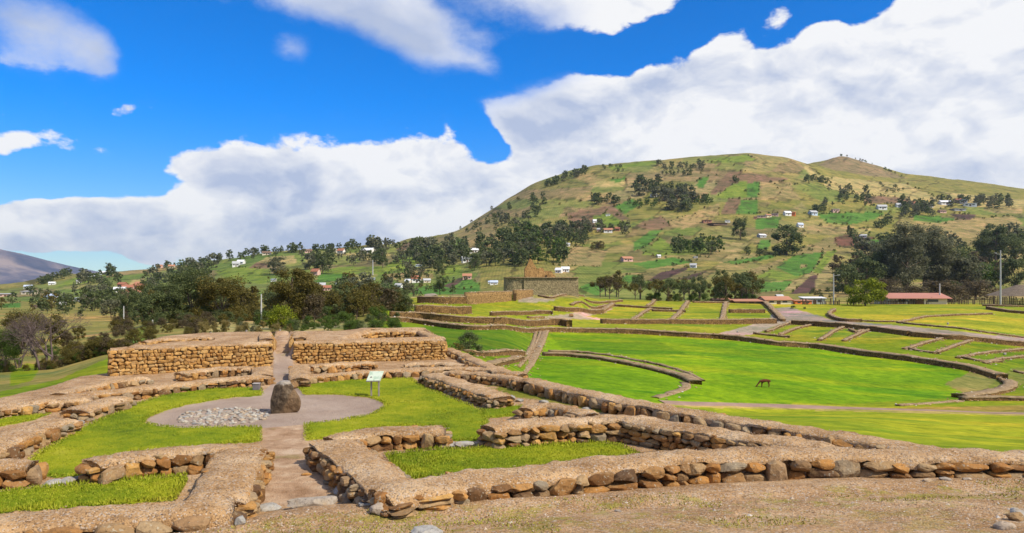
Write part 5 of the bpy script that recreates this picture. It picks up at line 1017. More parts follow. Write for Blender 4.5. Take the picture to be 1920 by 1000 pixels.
# groups of trees that look alike: (px range, py range, number, height px, kinds, colours, lod, label)
CL=[((235,420),(590,606),20,(44,78),('broad','euca','broad'),('dark','dark','olive'),1,'dark tree of the dense belt behind the left retaining wall'),
 ((420,700),(586,602),22,(36,70),('broad','euca','broad'),('olive','dark','olive'),1,'dark tree of the dense belt behind the passage'),
 ((560,750),(580,628),46,(14,30),('bush',),('green','dark','olive'),1,'green shrub thickly covering the slope behind the right retaining wall'),
 ((1110,1160),(556,562),5,(34,60),('spread',),('olive','brown'),1,'sparse tree right of the temple terrace'),
 ((1190,1300),(560,568),10,(34,60),('spread',),('olive','dark'),1,'open-crowned tree behind the rectangular rooms, left part'),
 ((1300,1425),(561,569),14,(34,68),('spread','spread','spread','broad','euca'),('olive','dark'),1,'dark open-crowned tree behind the rectangular rooms, right part'),
 ((540,745),(592,622),40,(12,26),('bush',),('green','dark','green'),1,'dark green shrub on the slope above the middle of the platform'),
 ((1195,1425),(563,570),26,(8,20),('bush',),('olive','green'),1,'low bush at the feet of the trees behind the rooms'),
 ((640,735),(578,600),16,(12,24),('bush',),('green',),1,'green shrub along the crest left of the ruin terraces'),
 ((380,560),(614,634),34,(10,26),('bush','euca'),('straw','olive','grey'),1,'tall dry shrub just behind the sandy platform'),
 ((120,260),(640,695),46,(16,34),('bush','broad'),('olive','brown','olive'),1,'brown-green bush on the bank left of the retaining wall'),
 ((215,400),(600,640),34,(14,30),('bush',),('olive','brown'),1,'low brownish bush behind the left corner of the platform'),
 ((0,200),(655,720),44,(12,24),('bush',),('brown','olive','green'),1,'low scrub round the foot of the bare trees'),
 ((250,520),(596,612),30,(18,38),('bush','broad'),('dark','olive'),1,'low dark undergrowth tree of the left grove'),
 ((540,760),(582,606),26,(22,42),('bush','broad'),('olive','brown','dark'),1,'low tree of the centre grove'),
 ((110,330),(568,600),30,(20,42),('broad','euca'),('dark','grey','dark'),2,'dark tree in the valley left of the grove'),
 ((0,150),(570,592),14,(14,30),('broad','euca'),('dark','olive'),2,'dark tree by the village at the far left'),
 ((30,200),(545,572),18,(10,24),('broad','euca'),('dark','grey'),2,'tree among the village houses at the left'),
 ((190,300),(540,585),22,(14,30),('broad','euca'),('dark','grey'),2,'tree behind the village at the left'),
 ((75,132),(524,530),16,(13,18),('broad','euca'),('dark',),2,'tree in the dark row on the left hill spur'),
 ((150,225),(517,538),22,(14,28),('broad','euca'),('dark','grey'),2,'tree in the grove on the left hillside'),
 ((265,330),(512,545),18,(12,26),('euca','broad'),('grey','dark'),2,'grey-green tree on the left hillside meadow'),
 ((240,420),(499,510),26,(6,14),('euca','broad'),('dark',),3,'small tree on the left skyline'),
 ((330,400),(500,545),26,(18,34),('broad','euca'),('grey','dark'),2,'grey-green tree above the left grove'),
 ((400,480),(474,490),16,(8,20),('euca','broad'),('dark','grey'),3,'small tree on the skyline left of centre'),
 ((480,720),(464,476),40,(8,20),('broad','euca'),('dark',),3,'small dark tree on the middle skyline'),
 ((560,700),(478,500),24,(12,26),('broad','euca'),('grey','dark'),2,'tree among the hamlet on the middle hillside'),
 ((690,800),(464,496),34,(14,30),('broad','euca'),('dark','grey'),2,'tree below the small brown knoll'),
 ((770,880),(465,505),52,(14,34),('euca','broad'),('dark','grey'),2,'tree at the left foot of the big hill'),
 ((840,1000),(450,500),60,(14,34),('euca','broad'),('dark','grey','dark'),2,'dark tree on the wooded lower flank of the big hill'),
 ((940,1060),(440,500),56,(20,38),('euca','broad'),('dark','dark','green'),2,'dark tree of the wood above the temple ruin'),
 ((1000,1100),(425,465),34,(16,30),('euca','broad'),('dark','grey'),2,'tree at the top of the wood above the temple'),
 ((820,960),(425,452),22,(6,12),('euca','broad'),('dark',),3,'tiny tree on the left ridge of the big hill'),
 ((610,790),(530,570),38,(14,34),('broad','euca'),('dark','olive','grey'),2,'tree round the village in the middle distance'),
 ((745,800),(500,535),14,(10,22),('broad','euca'),('dark','grey'),2,'tree near the middle village'),
 ((925,1010),(405,435),22,(8,16),('broad',),('dark','grey'),3,'dark bush-like tree in the diagonal hedge on the big hill'),
 ((985,1022),(372,398),14,(9,15),('broad',),('dark',),3,'dark tree of the short hedge high on the left flank'),
 ((1020,1045),(338,358),8,(10,16),('broad',),('dark',),3,'dark tree near the left skyline of the big hill'),
 ((1055,1100),(318,340),16,(8,16),('broad',),('dark','grey'),3,'dark tree standing on the shoulder of the skyline'),
 ((1110,1180),(375,385),14,(10,18),('broad',),('dark',),3,'dark tree of the grove halfway up the hill'),
 ((1130,1180),(312,324),10,(5,8),('broad',),('dark',),3,'low hedge tree just under the summit line'),
 ((1185,1260),(345,372),26,(14,24),('broad','euca'),('grey','dark'),2,'grey-green tree in the upper wood of the hill'),
 ((1240,1300),(360,398),30,(16,26),('broad',),('dark','grey'),2,'dark tree in the heart of the upper wood of the hill'),
 ((1228,1320),(310,332),28,(8,16),('broad','euca'),('dark','grey'),3,'small tree near the summit, in the upper row'),
 ((1190,1230),(382,390),8,(10,14),('broad',),('green',),3,'green tree at the lower left of the upper wood'),
 ((1300,1335),(372,386),10,(8,14),('broad',),('dark','green'),3,'dark tree right of the upper wood'),
 ((1370,1390),(338,344),4,(8,12),('broad',),('dark',),3,'lone dark tree on the bare brown slope'),
 ((1265,1350),(462,478),22,(14,28),('broad','euca'),('dark','green'),2,'tree of the grove on the mid hillside'),
 ((1095,1140),(464,472),10,(8,16),('broad','euca'),('olive','brown'),2,'brown-olive tree on the tan slope above the temple'),
 ((1080,1180),(425,440),22,(10,20),('euca','broad'),('dark','grey'),3,'tree near the hillside farm houses'),
 ((1512,1555),(335,345),12,(8,14),('broad',),('dark',),3,'dark tree between the two summits'),
 ((1545,1630),(358,388),30,(8,18),('broad','euca'),('dark','grey'),3,'tree in the dark clump left of the right hand hamlet'),
 ((1640,1700),(345,372),12,(5,9),('broad',),('dark',),3,'small dark tree on the yellow slope'),
 ((1690,1750),(385,410),34,(12,24),('broad','euca'),('grey','dark'),2,'tree of the hamlet on the right hill'),
 ((1755,1850),(378,392),20,(8,18),('broad','euca'),('dark','grey'),3,'tree behind the houses of the right hamlet'),
 ((1830,1900),(376,392),28,(10,18),('broad','euca'),('grey','dark'),2,'dark tree right of the right hamlet'),
 ((1520,1548),(385,402),9,(8,14),('broad',),('dark',),3,'dark tree between the pink house and the grey house'),
 ((1640,1670),(420,432),4,(14,26),('cone','broad'),('dark',),2,'pointed dark tree above the right wood'),
 ((1590,1600),(440,446),2,(18,22),('cone',),('dark',),2,'small cone-shaped tree above the reddish field'),
 ((1600,1880),(462,500),40,(18,36),('broad','euca'),('dark','grey'),2,'tree on the upper edge of the right wood'),
 ((1850,1925),(440,480),18,(16,34),('broad','euca'),('dark','grey'),2,'tree near the right edge on the hillside'),
 ((1560,1720),(500,545),30,(20,40),('broad',),('dark','brown'),2,'dark tree in the left half of the right wood'),
 ((1720,1880),(500,550),34,(20,40),('broad',),('dark','brown','green'),2,'brownish tree in the right half of the right wood'),
 ((1400,1470),(470,482),8,(8,14),('broad',),('dark',),3,'low tree in the hedge on the green fields'),
 ((1450,1640),(462,472),20,(4,7),('bush',),('dark',),3,'hedge bush along the field edge'),
 ((1230,1340),(480,500),14,(4,7),('bush',),('dark',),3,'hedge bush below the mid hillside grove'),
 ((1660,1780),(556,568),16,(8,16),('bush',),('olive','dark'),2,'shrub behind the palisade'),
 ((1500,1560),(545,560),8,(6,12),('bush',),('dark','olive'),2,'dark shrub near the grey shed'),
 ((1450,1660),(400,440),16,(4,8),('bush','broad'),('dark',),3,'scattered bush on the upper fields'),
 ((1300,1480),(310,370),10,(3,5),('bush',),('olive','dark'),3,'tiny shrub on the summit slopes'),
 ((860,1100),(370,440),26,(4,8),('bush',),('brown','olive','dark'),3,'small shrub on the steep left flank'),
 ((1050,1350),(330,440),20,(4,7),('bush',),('brown','olive'),3,'small shrub on the tan slopes'),
 ((720,900),(505,550),26,(5,11),('bush','broad'),('dark','olive'),3,'small bush on the green valley slope')]
SPEC=[]
def inside_rows(px,py,ymin):
    return at(px,py,ymin)
for (xa,xb),(ya,yb),n,(h0,h1),kinds,cols,lod,lb in CL:
    ymin=45 if ya>585 else (150 if ya>540 else 345)
    if lb.startswith(('sparse','open-c','dark open','low bush at')): ymin=290
    for k in range(n):
        px=R.uniform(xa,xb)
        if 'ridge of the big hill' in lb: py=np.interp(px,[820,860,900,960],[447,440,418,375])+R.uniform(4,16)
        elif 'wood above the temple' in lb or 'wooded lower' in lb: py=R.uniform(max(ya,np.interp(px,[840,1000,1100],[470,440,425])),yb)
        elif 'left skyline' == lb[-12:]: py=np.interp(px,[240,300,420],[508,502,488])+R.uniform(-1,3)
        elif 'middle skyline' in lb: py=np.interp(px,[480,600,700],[477,470,466])+R.uniform(-2,3)
        elif 'shoulder' in lb or 'left skyline of' in lb: py=np.interp(px,[1020,1055,1100],[352,332,318])+R.uniform(0,10)
        elif 'dark row on the left hill spur' in lb: py=np.interp(px,[75,132],[533,517])+R.uniform(-1,3)
        elif 'upper edge of the right wood' in lb or 'inside the right wood' in lb: py=R.uniform(ya,yb)
        elif 'slope above the middle' in lb: py=R.uniform(max(ya,np.interp(px,[540,640,745],[618,600,590])),yb)
        else: py=R.uniform(ya,yb)
        sh_=('shrub' in lb or 'bush' in lb or 'scrub' in lb) and 'tree' not in lb
        SPEC.append(dict(sh=sh_,lb=lb,px=px,py=py,h=R.uniform(h0,h1),kd=R.choice(kinds),c=R.choice(cols),lod=lod,ymin=ymin))
for c_,pl in FIELDS:
    if max(y for x,y in pl)>560 or len(pl)>6: continue
    for (x1,y1),(x2,y2) in zip(pl,pl[1:]+pl[:1]):
        L__=math.hypot(x2-x1,(y2-y1))
        if R.random()<.6 or L__>130: continue
        for k in range(int(L__/5)):
            if R.random()<.35: continue
            t_=R.random(); px,py=x1+(x2-x1)*t_,y1+(y2-y1)*t_
            if py>548: continue
            SPEC.append(dict(sh=False,lb='hedge',px=px,py=py+R.uniform(0,1.5),h=R.uniform(2.5,5.5),kd=R.choice(('bush','broad')),c=R.choice(('dark','olive','green')),lod=3,ymin=345))
TREES=sorted([s for s in SPEC if not s['sh']],key=lambda s:-s['h']); SHR=sorted([s for s in SPEC if s['sh']],key=lambda s:-s['h'])
NT=300-len(TR); near=[s for s in TREES if s['lod']==1]; restT=[s for s in TREES if s['lod']>1]; own=near+restT[:NT-len(near)]; joined=restT[NT-len(near):]
own+=SHR[:260]; joined+=SHR[260:]
ORD=['leftmost','second from left','third from left','fourth from left','fifth from left','sixth from left','seventh from left','eighth from left','ninth from left','tenth from left','11th from left','12th from left']
SZ={'broad':'round','euca':'slender','spread':'open','cone':'pointed','bush':'bushy'}
from collections import defaultdict
byl=defaultdict(list)
for s in own: byl[s['lb']].append(s)
for lb,ss in byl.items():
    sub=defaultdict(list)
    for s in ss: sub[(s['c'],s['kd'])].append(s)
    for (cn,kd),q in sub.items():
        q.sort(key=lambda s:s['px'])
        for i,s in enumerate(q):
            core=lb
            for w_ in ('dark green ','brown-green ','grey-green ','small dark ','small ','dark ','green ','brown-olive ','brownish ','low ','tall dry '):
                if core.startswith(w_): core=core[len(w_):]; break
            pos='' if len(q)==1 else ('leftmost ' if i==0 else 'rightmost ' if i==len(q)-1 else (ORD[i]+', ' if i<12 else '%dth from left, '%(i+1)))
            s['label']=pos+cn.replace('lime','yellow-green').replace('straw','straw-coloured')+' '+SZ[kd]+' '+core
            tree('shrub' if s['sh'] else 'tree',s['label'],s['px'],s['py'],s['h'],None,s['kd'],s['c'],s['lod'],lb,ymin=s['ymin'],cat='shrub' if s['sh'] else 'tree')
# the small ones beyond the 300 largest, as one mesh
VV=[];FF=[];MI=[];nv=0; keys=list(LM); cache={}
for s in joined:
    key=(s['kd'],'dark',3,R.randint(0,2)); pr=proto(*key)
    if key not in cache:
        v=np.zeros(len(pr.vertices)*3); pr.vertices.foreach_get('co',v); cache[key]=(v.reshape(-1,3),[tuple(p.vertices) for p in pr.polygons])
    v,f=cache[key]; X,Y,Z=at(s['px'],s['py'],s['ymin']); h=s['h']*Y/FPX; wd=h*R.uniform(.85,1.15); a_=R.uniform(0,6.28)
    VV.append(np.stack([(v[:,0]*math.cos(a_)-v[:,1]*math.sin(a_))*wd+X,(v[:,0]*math.sin(a_)+v[:,1]*math.cos(a_))*wd+Y,v[:,2]*h+Z-.02*h],1))
    fa=np.array([q for q in f if len(q)==4]); FF.append(fa+nv); MI+= [keys.index(s['c'])]*len(fa); nv+=len(v)
tag(obj('far_trees',mesh('far_trees',np.concatenate(VV),np.concatenate(FF),[LM[k] for k in keys],False,MI)),'small far trees and hedges scattered over the hillsides','trees',kind='stuff')
print('stones',NSTONE[0],'objects',len(bpy.data.objects))

# ---------------------------------------------------------------- houses
WALLM={k:plain(k+'_wall',c,.8,.12,.4) for k,c in dict(white=(.72,.72,.70),pink=(.62,.40,.34),cream=(.62,.55,.42),orange=(.72,.20,.06),grey=(.38,.39,.40),brick=(.33,.17,.11),blue=(.45,.55,.68),brown=(.16,.11,.08)).items()}
ROOFM={k:plain(k+'_roof',c,.7,.2,.6) for k,c in dict(tile=(.34,.14,.085),grey=(.42,.43,.44),white=(.70,.71,.74),brown=(.19,.12,.08),blue=(.45,.52,.66),rust=(.42,.20,.12),salmon=(.42,.19,.14)).items()}
M_WIN=plain('window_glass',(.04,.045,.05),.3,.2,2,.5); M_DOOR=plain('door_wood',(.12,.07,.04),.7,.2,2)
HP={}
def hproto(wc,rc,st):
    k=(wc,rc,st)
    if k in HP: return HP[k]
    a=.5;d=.38;e=.62;r=1.0 if st=='gable' else .74
    V=[(-a,-d,-.3),(a,-d,-.3),(a,d,-.3),(-a,d,-.3),(-a,-d,e),(a,-d,e),(a,d,e),(-a,d,e)]
    F=[(0,1,5,4),(2,3,7,6)]
    if st=='gable': V+=[(-a,0,r-.02),(a,0,r-.02)]; F+=[(1,2,6,9,5),(3,0,4,8,7)]
    else: F+=[(1,2,6,5),(3,0,4,7),(4,5,6,7)]
    wl=mesh('wall',V,F,[WALLM[wc]],False); o_=.06;t_=.05
    if st=='gable':
        V=[(-a-o_,-d-.07,e-.09),(a+o_,-d-.07,e-.09),(a+o_,0,r),(-a-o_,0,r),(a+o_,d+.07,e-.09),(-a-o_,d+.07,e-.09)]; V+=[(x,y,z+t_) for x,y,z in V]
        F=[(6,7,8,9),(9,8,10,11),(0,3,2,1),(3,5,4,2),(0,1,7,6),(4,5,11,10),(1,2,8,7),(2,4,10,8),(3,0,6,9),(5,3,9,11)]
    else:
        V=[(-a-o_,-d-o_,e),(a+o_,-d-o_,e),(a+o_,d+o_,e+.10),(-a-o_,d+o_,e+.10)]; V+=[(x,y,z+t_) for x,y,z in V]; F=[(0,3,2,1),(4,5,6,7),(0,1,5,4),(1,2,6,5),(2,3,7,6),(3,0,4,7)]
    rf=mesh('roof',V,F,[ROOFM[rc]],False)
    def q(x0,x1,z0,z1,mt,nm): 
        V=[(x0,-d-.012,z0),(x1,-d-.012,z0),(x1,-d-.012,z1),(x0,-d-.012,z1),(x0,-d+.02,z0),(x1,-d+.02,z0),(x1,-d+.02,z1),(x0,-d+.02,z1)]
        return mesh(nm,V,[(0,1,2,3),(0,4,5,1),(1,5,6,2),(2,6,7,3),(3,7,4,0)],[mt],False)
    HP[k]=(wl,rf,q(-.36,-.18,.22,.44,M_WIN,'window'),q(.16,.34,.22,.44,M_WIN,'window'),q(-.06,.08,0,.42,M_DOOR,'door')); return HP[k]
def house(label,px,py,wpx,hpx,wc='white',rc='tile',st='gable',rz=None,group=None,ymin=None):
    X,Y,Z=at(px,py,ymin or (345 if py<562 else 290)); q_=1.08 if px<900 else .88; w_=q_*wpx*Y/FPX; h_=q_*.97*hpx*Y/FPX
    r=empty('house',(X,Y,Z)); r.scale=(w_,w_*.9,h_); r.rotation_euler=(0,0,R.uniform(-.45,.45) if rz is None else rz); tag(r,label,'house',group)
    for nm,me in zip(('wall','roof','window','window','door'),hproto(wc,rc,st)): obj(nm,me,r)
    return r
HS=[(55,552,20,8,'cream','grey','flat','low cream house left in the far left village'),(12,556,24,7,'pink','grey','flat','long pale pink building at the left edge'),(100,561,26,9,'white','blue','gable','long white house with bluish roof in the far left village'),(116,566,22,9,'white','white','gable','white gabled house in the middle of the far left village'),(130,564,12,9,'pink','rust','gable','pinkish house just right of the white gabled one'),(150,565,16,9,'white','grey','flat','white flat roofed house right of the village centre'),(180,558,26,9,'orange','white','flat','long orange and white building in the left village'),(160,562,12,10,'pink','grey','flat','pink box house left of the long orange building'),(198,560,10,9,'orange','rust','flat','small orange house at the end of the long orange building'),
 (118,574,10,8,'white','white','gable','small white shed alone on the grass below the village'),(225,548,18,9,'white','white','gable','white house at the foot of the meadow'),(240,545,18,10,'pink','tile','gable','pink house with tile roof on the village slope'),(258,542,16,9,'pink','tile','gable','second pink house uphill on the village slope'),(250,553,22,9,'white','tile','gable','wide white house lower on the village slope'),(232,556,14,9,'cream','brown','gable','cream house between trees at the village slope'),(230,538,14,8,'brick','tile','gable','brick house above the village slope'),(262,537,14,8,'brick','rust','gable','reddish house among trees above the village'),(268,549,14,9,'white','rust','gable','white house with rust roof at the right of the village slope'),(305,548,15,9,'white','grey','gable','white house alone on the bright meadow edge'),
 (98,534,10,5,'white','white','gable','tiny white house on the left hill spur'),(148,531,8,6,'white','grey','gable','tiny white house left of the hillside grove'),(172,524,9,7,'cream','white','gable','tiny pale house in the hillside grove'),(300,503,9,6,'pink','rust','gable','pink house on the left skyline'),(322,503,10,6,'cream','rust','gable','cream house on the left skyline'),(195,515,12,6,'white','white','gable','white house near the left skyline trees'),(53,541,12,6,'white','blue','gable','white house at the left valley end'),
 (443,500,12,9,'white','grey','gable','white house left of the skyline hamlet'),(452,496,12,8,'white','white','gable','bright white house by its neighbour left of the hamlet'),(500,478,14,6,'cream','brown','gable','low cream building on the skyline'),(585,484,20,7,'white','white','flat','long white building of the skyline hamlet'),(603,487,14,8,'white','grey','gable','white house of the skyline hamlet behind a green shed'),(600,482,9,5,'blue','blue','flat','small bluish green shed of the skyline hamlet'),(625,474,14,8,'cream','white','flat','cream block on the skyline hamlet'),(640,476,12,9,'white','tile','gable','white house with tile roof on the skyline hamlet'),(690,475,20,9,'white','white','gable','wide white house right of the skyline hamlet'),(578,474,12,6,'pink','brown','gable','pinkish low house on the middle skyline'),
 (592,516,14,11,'pink','tile','gable','pink house left of the dark round tree'),(513,528,8,6,'white','blue','flat','small white box below the grey tree'),(584,546,18,10,'pink','rust','gable','pink house in the middle distance village, left end'),(600,540,18,9,'white','grey','gable','white house with grey roof in the middle distance village'),(612,545,16,9,'pink','tile','gable','pink tile roofed house right in the middle village'),(640,536,18,7,'white','white','flat','long white roof in the middle village'),(598,558,12,10,'blue','white','flat','bluish white house low in the middle village'),(590,564,16,7,'white','white','gable','white shed lowest in the middle village'),(695,525,14,5,'blue','blue','flat','flat bluish roof alone in the valley field'),(748,540,12,8,'white','grey','gable','white house among trees right in the middle village'),(765,532,10,8,'cream','white','gable','cream house beside the tree row'),(780,530,16,12,'white','tile','gable','larger white house right of the tree row'),(800,530,12,7,'cream','grey','gable','cream house right of the larger white one'),(740,545,8,6,'pink','rust','flat','small pink house among the middle trees'),
 (785,500,10,5,'blue','white','flat','small white roof on the green slope'),(786,468,11,8,'white','white','gable','pale house on the foot of the big hill, left'),(806,470,13,9,'white','grey','gable','white house on the foot of the big hill, second'),(820,476,9,6,'pink','grey','gable','pink house on the foot of the big hill'),(886,474,18,8,'white','white','gable','white roofed house in the trees of the hill foot'),(875,492,16,10,'white','grey','gable','white house below the trees of the hill foot'),(876,524,15,10,'pink','rust','gable','small pink house above the temple left side'),(918,532,6,6,'white','blue','gable','small white hut left of the white-blue house'),(926,534,16,9,'white','blue','gable','white and blue house left of the temple terrace'),(1048,512,14,11,'white','white','gable','white building right of the gabled ruin, left one'),(1060,510,16,11,'white','white','gable','white building right of the gabled ruin, right one'),(1065,462,8,7,'white','grey','gable','tiny white house inside the hill wood'),
 (1140,405,9,6,'white','white','flat','tiny white house above the hillside farm'),(1140,436,18,9,'white','pink' if False else 'rust','gable','white house of the hillside farm'),(1157,433,12,8,'brick','tile','gable','brick house of the hillside farm'),(1123,434,8,7,'pink','grey','gable','pink small house of the hillside farm'),(1115,418,8,7,'white','white','gable','small white house uphill of the farm'),(1226,369,14,6,'white','white','gable','white house inside the upper wood'),(1175,490,22,10,'pink','rust','gable','pink house with rust roof on the field above the rooms'),(1235,483,8,6,'white','white','gable','lone tiny white house on the green field'),(1300,502,13,9,'white','grey','gable','white house beside the dark ploughed strip'),(1304,484,8,5,'grey','grey','flat','grey hut under the mid hillside grove'),
 (1325,418,18,9,'brick','brown','flat','brick building left on the mid hill road'),(1364,417,10,7,'white','grey','flat','white cube house on the mid hill road'),(1345,422,34,5,'brown','brown','flat','long dark shed on the mid hill road'),(1428,408,18,6,'pink','grey','flat','pale pink low house above the green field'),(1453,405,14,8,'pink','grey','flat','pink house above the green field, right'),(1440,407,12,6,'cream','rust','gable','cream house between the pink ones'),(1416,411,6,8,'brick','brown','flat','small dark brick hut beside the pale pink house'),(1476,404,14,9,'white','white','gable','white house beside the bright orange one'),(1487,405,10,12,'orange','rust','flat','bright orange house on the hillside'),(1524,403,16,9,'blue','grey','gable','blue grey house right of the orange one'),(1566,398,14,10,'pink','grey','flat','pink house left of the big green field'),(1500,426,12,9,'white','blue','gable','white house with blue roof in the upper fields'),(1428,445,16,7,'grey','white','gable','pale long shed under the green field'),(1618,445,14,6,'grey','grey','gable','grey shed beside the reddish field'),
 (1653,393,18,10,'white','grey','gable','white house left in the right hamlet'),(1685,389,11,9,'white','grey','gable','small white house left of the hamlet trees'),(1715,386,11,9,'pink','tile','gable','pink house behind the hamlet trees'),(1772,384,22,9,'white','white','gable','wide white house of the right hamlet'),(1796,380,12,9,'pink','tile','gable','reddish house of the right hamlet'),(1806,382,14,13,'grey','blue','flat','tall grey house of the right hamlet'),(1818,387,24,9,'white','white','flat','long white building at the right end of the hamlet'),(1795,395,26,5,'grey','blue','flat','low blue-grey roof slanting below the hamlet'),(1766,399,14,6,'pink','brown','gable','small brown roofed house below the hamlet'),(1742,388,14,7,'grey','grey','gable','grey house between the hamlet trees')]
for (px,py,w_,h_,wc,rc,st,lb) in HS: house(lb,px,py,w_,h_,wc,rc,st)
# buildings just behind the edge of the upper plateau
house('grey-white flat building at the edge of the car park',1523,570,44,20,'grey','white','flat',-.1,ymin=300)
house('small grey shed left of the grey-white building',1461,562,16,11,'grey','grey','gable',.3,ymin=300)
house('low orange-red building below the grey-white one',1502,574,36,12,'orange','rust','flat',.05,ymin=292)
house('red roofed low building right of the rectangular rooms',1452,574,56,16,'cream','rust','gable',.1,ymin=292)
house('long red roof seen behind the right end of the rectangular rooms',1402,573,66,9,'brick','rust','gable',.0,ymin=292)
house('red tiled roof behind the third room wall',1350,573,36,9,'brick','rust','gable',.15,ymin=292)
house('long building with salmon red roof behind the picket fence',1705,575,116,22,'cream','salmon','gable',-.05,ymin=292)
house('small white building between the red roofs',1486,573,16,8,'white','white','flat',.0,ymin=292)
# round thatched shelter at the right edge
X,Y,Z=at(1915,573,292); root=empty('thatched_shelter',(X,Y,Z)); tag(root,'round shelter with dark thatched roof cut by the right edge','shelter')
M_THATCH=plain('thatch',(.16,.125,.09),.95,.35,1.5); s_=Y/FPX
o=cyl('roof',M_THATCH,root,(0,0,16*s_),58*s_,8*s_,20*s_,24)
for k in range(10): a_=k*.628; cyl('post',M_BARK,root,(44*s_*math.cos(a_),44*s_*math.sin(a_),-.5),.12,.12,17*s_+.5,6)
# palisade of rough pickets along the plateau edge
X,Y,Z=at(1700,572,288); root=empty('picket_fence',(X,Y,Z)); tag(root,'rough dark picket fence along the edge of the upper plateau at the right','fence')
M_PKT=plain('weathered_pickets',(.075,.055,.038),.9,.4,2)
pk=[box('picket',M_PKT,root,(0,0,0),(1,1,1))]; pm=pk[0].data; bpy.data.objects.remove(pk[0]); RNG=0
for px in np.arange(1502,1925,3.1):
    if R.random()<(.35 if px<1640 else .12): continue
    X2,Y2,Z2=at(px,572.5,284); h_=R.uniform(7,16)*(1.15 if px>1790 else .9)*Y2/FPX
    o=obj('picket',pm,root,(X2-X,Y2-Y,Z2-Z+h_/2-.2)); o.scale=(R.uniform(.22,.5),.18,h_); o.rotation_euler=(0,R.uniform(-.1,.1),R.uniform(0,1))
for k in range(14):
    a_=at(1502+k*30,572.5,284); b_=at(1532+k*30,572.5,284); d=Vector(b_)-Vector(a_); o=obj('rail',pm,root,((Vector(a_)+Vector(b_))/2-Vector((X,Y,Z))+Vector((0,.1,1.2)))); o.scale=(d.length,.08,.12); o.rotation_euler=(0,0,math.atan2(d.y,d.x))
# wooden rail fence behind the platform
rf=[(330,640),(395,632),(462,628),(525,627),(600,630),(660,640)]
root=empty('rail_fence',(-14,44,-3)); tag(root,'low wooden rail fence behind the sandy top of the platform','fence'); W_=[]
for px,py in rf: X=(px-960)/FPX*43; W_.append(Vector((X,43,(HOR-py)/FPX*43)))
for q in W_: cyl('post',M_POST,root,(q.x+14,q.y-44,q.z+3-.9),.06,.055,1.18,6)
for a_,b_ in zip(W_,W_[1:]):
    d=b_-a_; o=obj('rail',pm,root,((a_+b_)/2-Vector((-14,44,-3))+Vector((0,-.05,.12)))); o.scale=(d.length,.05,.06); o.rotation_euler=(0,-math.asin(d.z/d.length),0)
# poles and lamps
M_CONC=plain('pole_concrete',(.42,.42,.42),.7,.1,1)
def pole(label,px,py,hpx,ymin,lamp=0,r=.14):
    X,Y,Z=at(px,py,ymin); h=hpx*Y/FPX; root=empty('street_lamp' if lamp else 'pole',(X,Y,Z)); tag(root,label,'street lamp' if lamp else 'pole')
    cyl('shaft',M_CONC,root,(0,0,-.5),r*1.3,r*.8,h+.5,8)
    if lamp: box('arm',M_CONC,root,(lamp*.8,0,h*.93),(1.6,.1,.1),(0,-lamp*.15,0)); box('lamp_head',M_CONC,root,(lamp*1.9,0,h*.95),(1.1,.4,.22),(0,-lamp*.1,0),.05)
    return root
pole('grey street lamp in front of the right wood, left one',1563,572,58,288,1,.22); pole('tall pale street lamp near the right edge',1876,574,102,284,-1,.26)
pole('plain grey pole behind the red roof',1762,572,38,288,0,.26); pole('white pole in front of the left grove',232,612,38,60,0,.14); pole('wooden pole beside the round yellow-green bush',490,612,60,60,0,.10)
pole('small stump-like post behind the left bushes',286,618,18,60,0,.1)
pole('thin pole among the trees on the meadow',699,516,28,345,0,.5)
# dark lumps beside the car park, white boulder markers
for px,py,w_,lb in ((1487,579,13,'dark low shrub at the edge of the car park, left one'),(1509,580,9,'smaller dark shrub at the edge of the car park')): tree('shrub',lb,px,py,w_*.55,w_,'bush','dark',2,cat='shrub',ymin=230)
def frock(label,px,py,wpx,hpx,var): 
    X,Y,Z=at(px,py); s=Y/FPX; o=obj('rock',R.choice(var),None,(X,Y,Z+hpx*s*.4)); o.scale=(wpx*s/2,wpx*s/2,hpx*s/2); tag(o,label,'rock')
frock('dark square block on the lawn in front of the detached room',1071,594,9,6,S_MD); frock('white marker stone on the upper right lawn',1777,609,4,5,S_PALE); frock('white marker stone on the right hand lawn near the edge',1884,666,5,5,S_PALE); frock('white stone on the lawn above the long field wall',1383,624,5,4,S_PALE)
frock('grey heap of stones left of the ochre terraces',808,560,24,11,S_GREY); frock('pale boulder on the stair wall',1012,655,8,8,S_GREY)
for k,(x,y) in enumerate([(735,577),(748,576),(760,578),(772,575),(742,572),(766,571)]): frock(['first grey stone at the left end of the rubble line','second grey stone of the rubble line','third stone of the rubble line','rightmost stone of the rubble line','upper left stone of the rubble line','upper right stone of the rubble line'][k],x,y,13,5,S_GREY)
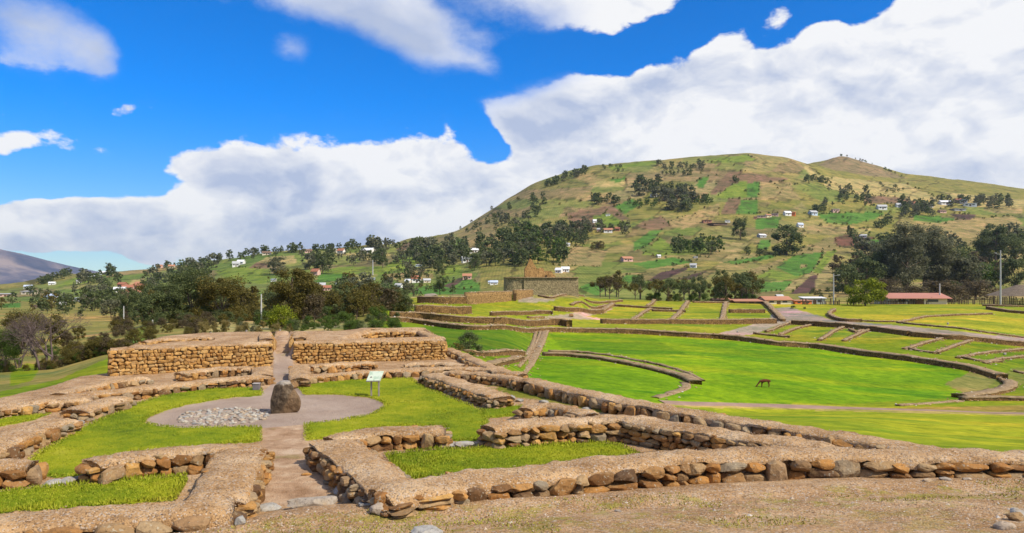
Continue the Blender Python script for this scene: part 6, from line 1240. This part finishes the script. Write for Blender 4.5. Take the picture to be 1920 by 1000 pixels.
# ---------------------------------------------------------------- grazing llama
X,Y,Z=at(1433,727,60)
pts=[('pelvis',.42,0,.86,.17),('mid',.12,0,.84,.19),('chest',-.22,0,.82,.19),('neck0',-.42,0,.74,.13),('neck1',-.62,0,.50,.085),('neck2',-.78,0,.27,.07),('head',-.86,0,.13,.065),('muzzle',-.93,0,.05,.04),('rump',.58,0,.80,.11),('tail',.66,0,.62,.05),
 ('hf1',-.22,.13,.55,.075),('hf2',-.24,.13,.28,.045),('hf3',-.24,.13,.03,.04),('gf1',-.26,-.13,.55,.075),('gf2',-.30,-.13,.28,.045),('gf3',-.32,-.13,.03,.04),
 ('hb1',.48,.13,.58,.09),('hb2',.56,.13,.30,.045),('hb3',.52,.13,.03,.04),('gb1',.44,-.13,.58,.09),('gb2',.50,-.13,.30,.045),('gb3',.45,-.13,.03,.04)]
ix={p[0]:i for i,p in enumerate(pts)}; ed=[('pelvis','mid'),('mid','chest'),('chest','neck0'),('neck0','neck1'),('neck1','neck2'),('neck2','head'),('head','muzzle'),('pelvis','rump'),('rump','tail'),('chest','hf1'),('hf1','hf2'),('hf2','hf3'),('chest','gf1'),('gf1','gf2'),('gf2','gf3'),('pelvis','hb1'),('hb1','hb2'),('hb2','hb3'),('pelvis','gb1'),('gb1','gb2'),('gb2','gb3')]
me=bpy.data.meshes.new('llama'); me.from_pydata([(p[1],p[2],p[3]) for p in pts],[(ix[a_],ix[b_]) for a_,b_ in ed],[]); me.materials.append(plain('llama_wool',(.12,.035,.018),.95,.4,4))
ll=obj('llama',me,None,(X,Y,Z)); tag(ll,'reddish brown llama grazing alone in the great green field','llama'); md=ll.modifiers.new('skin','SKIN')
for i,p in enumerate(pts): me.skin_vertices[0].data[i].radius=(p[4],p[4])
me.skin_vertices[0].data[0].use_root=True; ll.modifiers.new('sub','SUBSURF').levels=1; ll.modifiers['sub'].render_levels=2; ll.scale=(1,1,.95)
for sgn in (-1,1): o=obj('ear',mesh('ear',[(0,0,0),(.03,0,.02),(-.03,0,.02),(0,.0,.14),(0,.02,.05)],[(0,1,3),(0,3,2),(1,4,3),(2,3,4)],[me.materials[0]]),ll,(-.83,.04*sgn,.20)); 
bpy.context.view_layer.update()
# ---------------------------------------------------------------- the air
hm=bpy.data.materials.new('haze'); hm.use_nodes=True; ht=hm.node_tree; ht.nodes.remove(ht.nodes['Principled BSDF']); hv=ht.nodes.new('ShaderNodeVolumePrincipled')
hv.inputs['Color'].default_value=(.62,.78,1,1); hv.inputs['Density'].default_value=.000032; hv.inputs['Anisotropy'].default_value=.2; ht.links.new(hv.outputs[0],ht.nodes['Material Output'].inputs['Volume'])
hz=box('haze',hm,None,(0,6000,230),(30500,19000,604)); tag(hz,'thin bluish air over the valley','haze',kind='stuff')
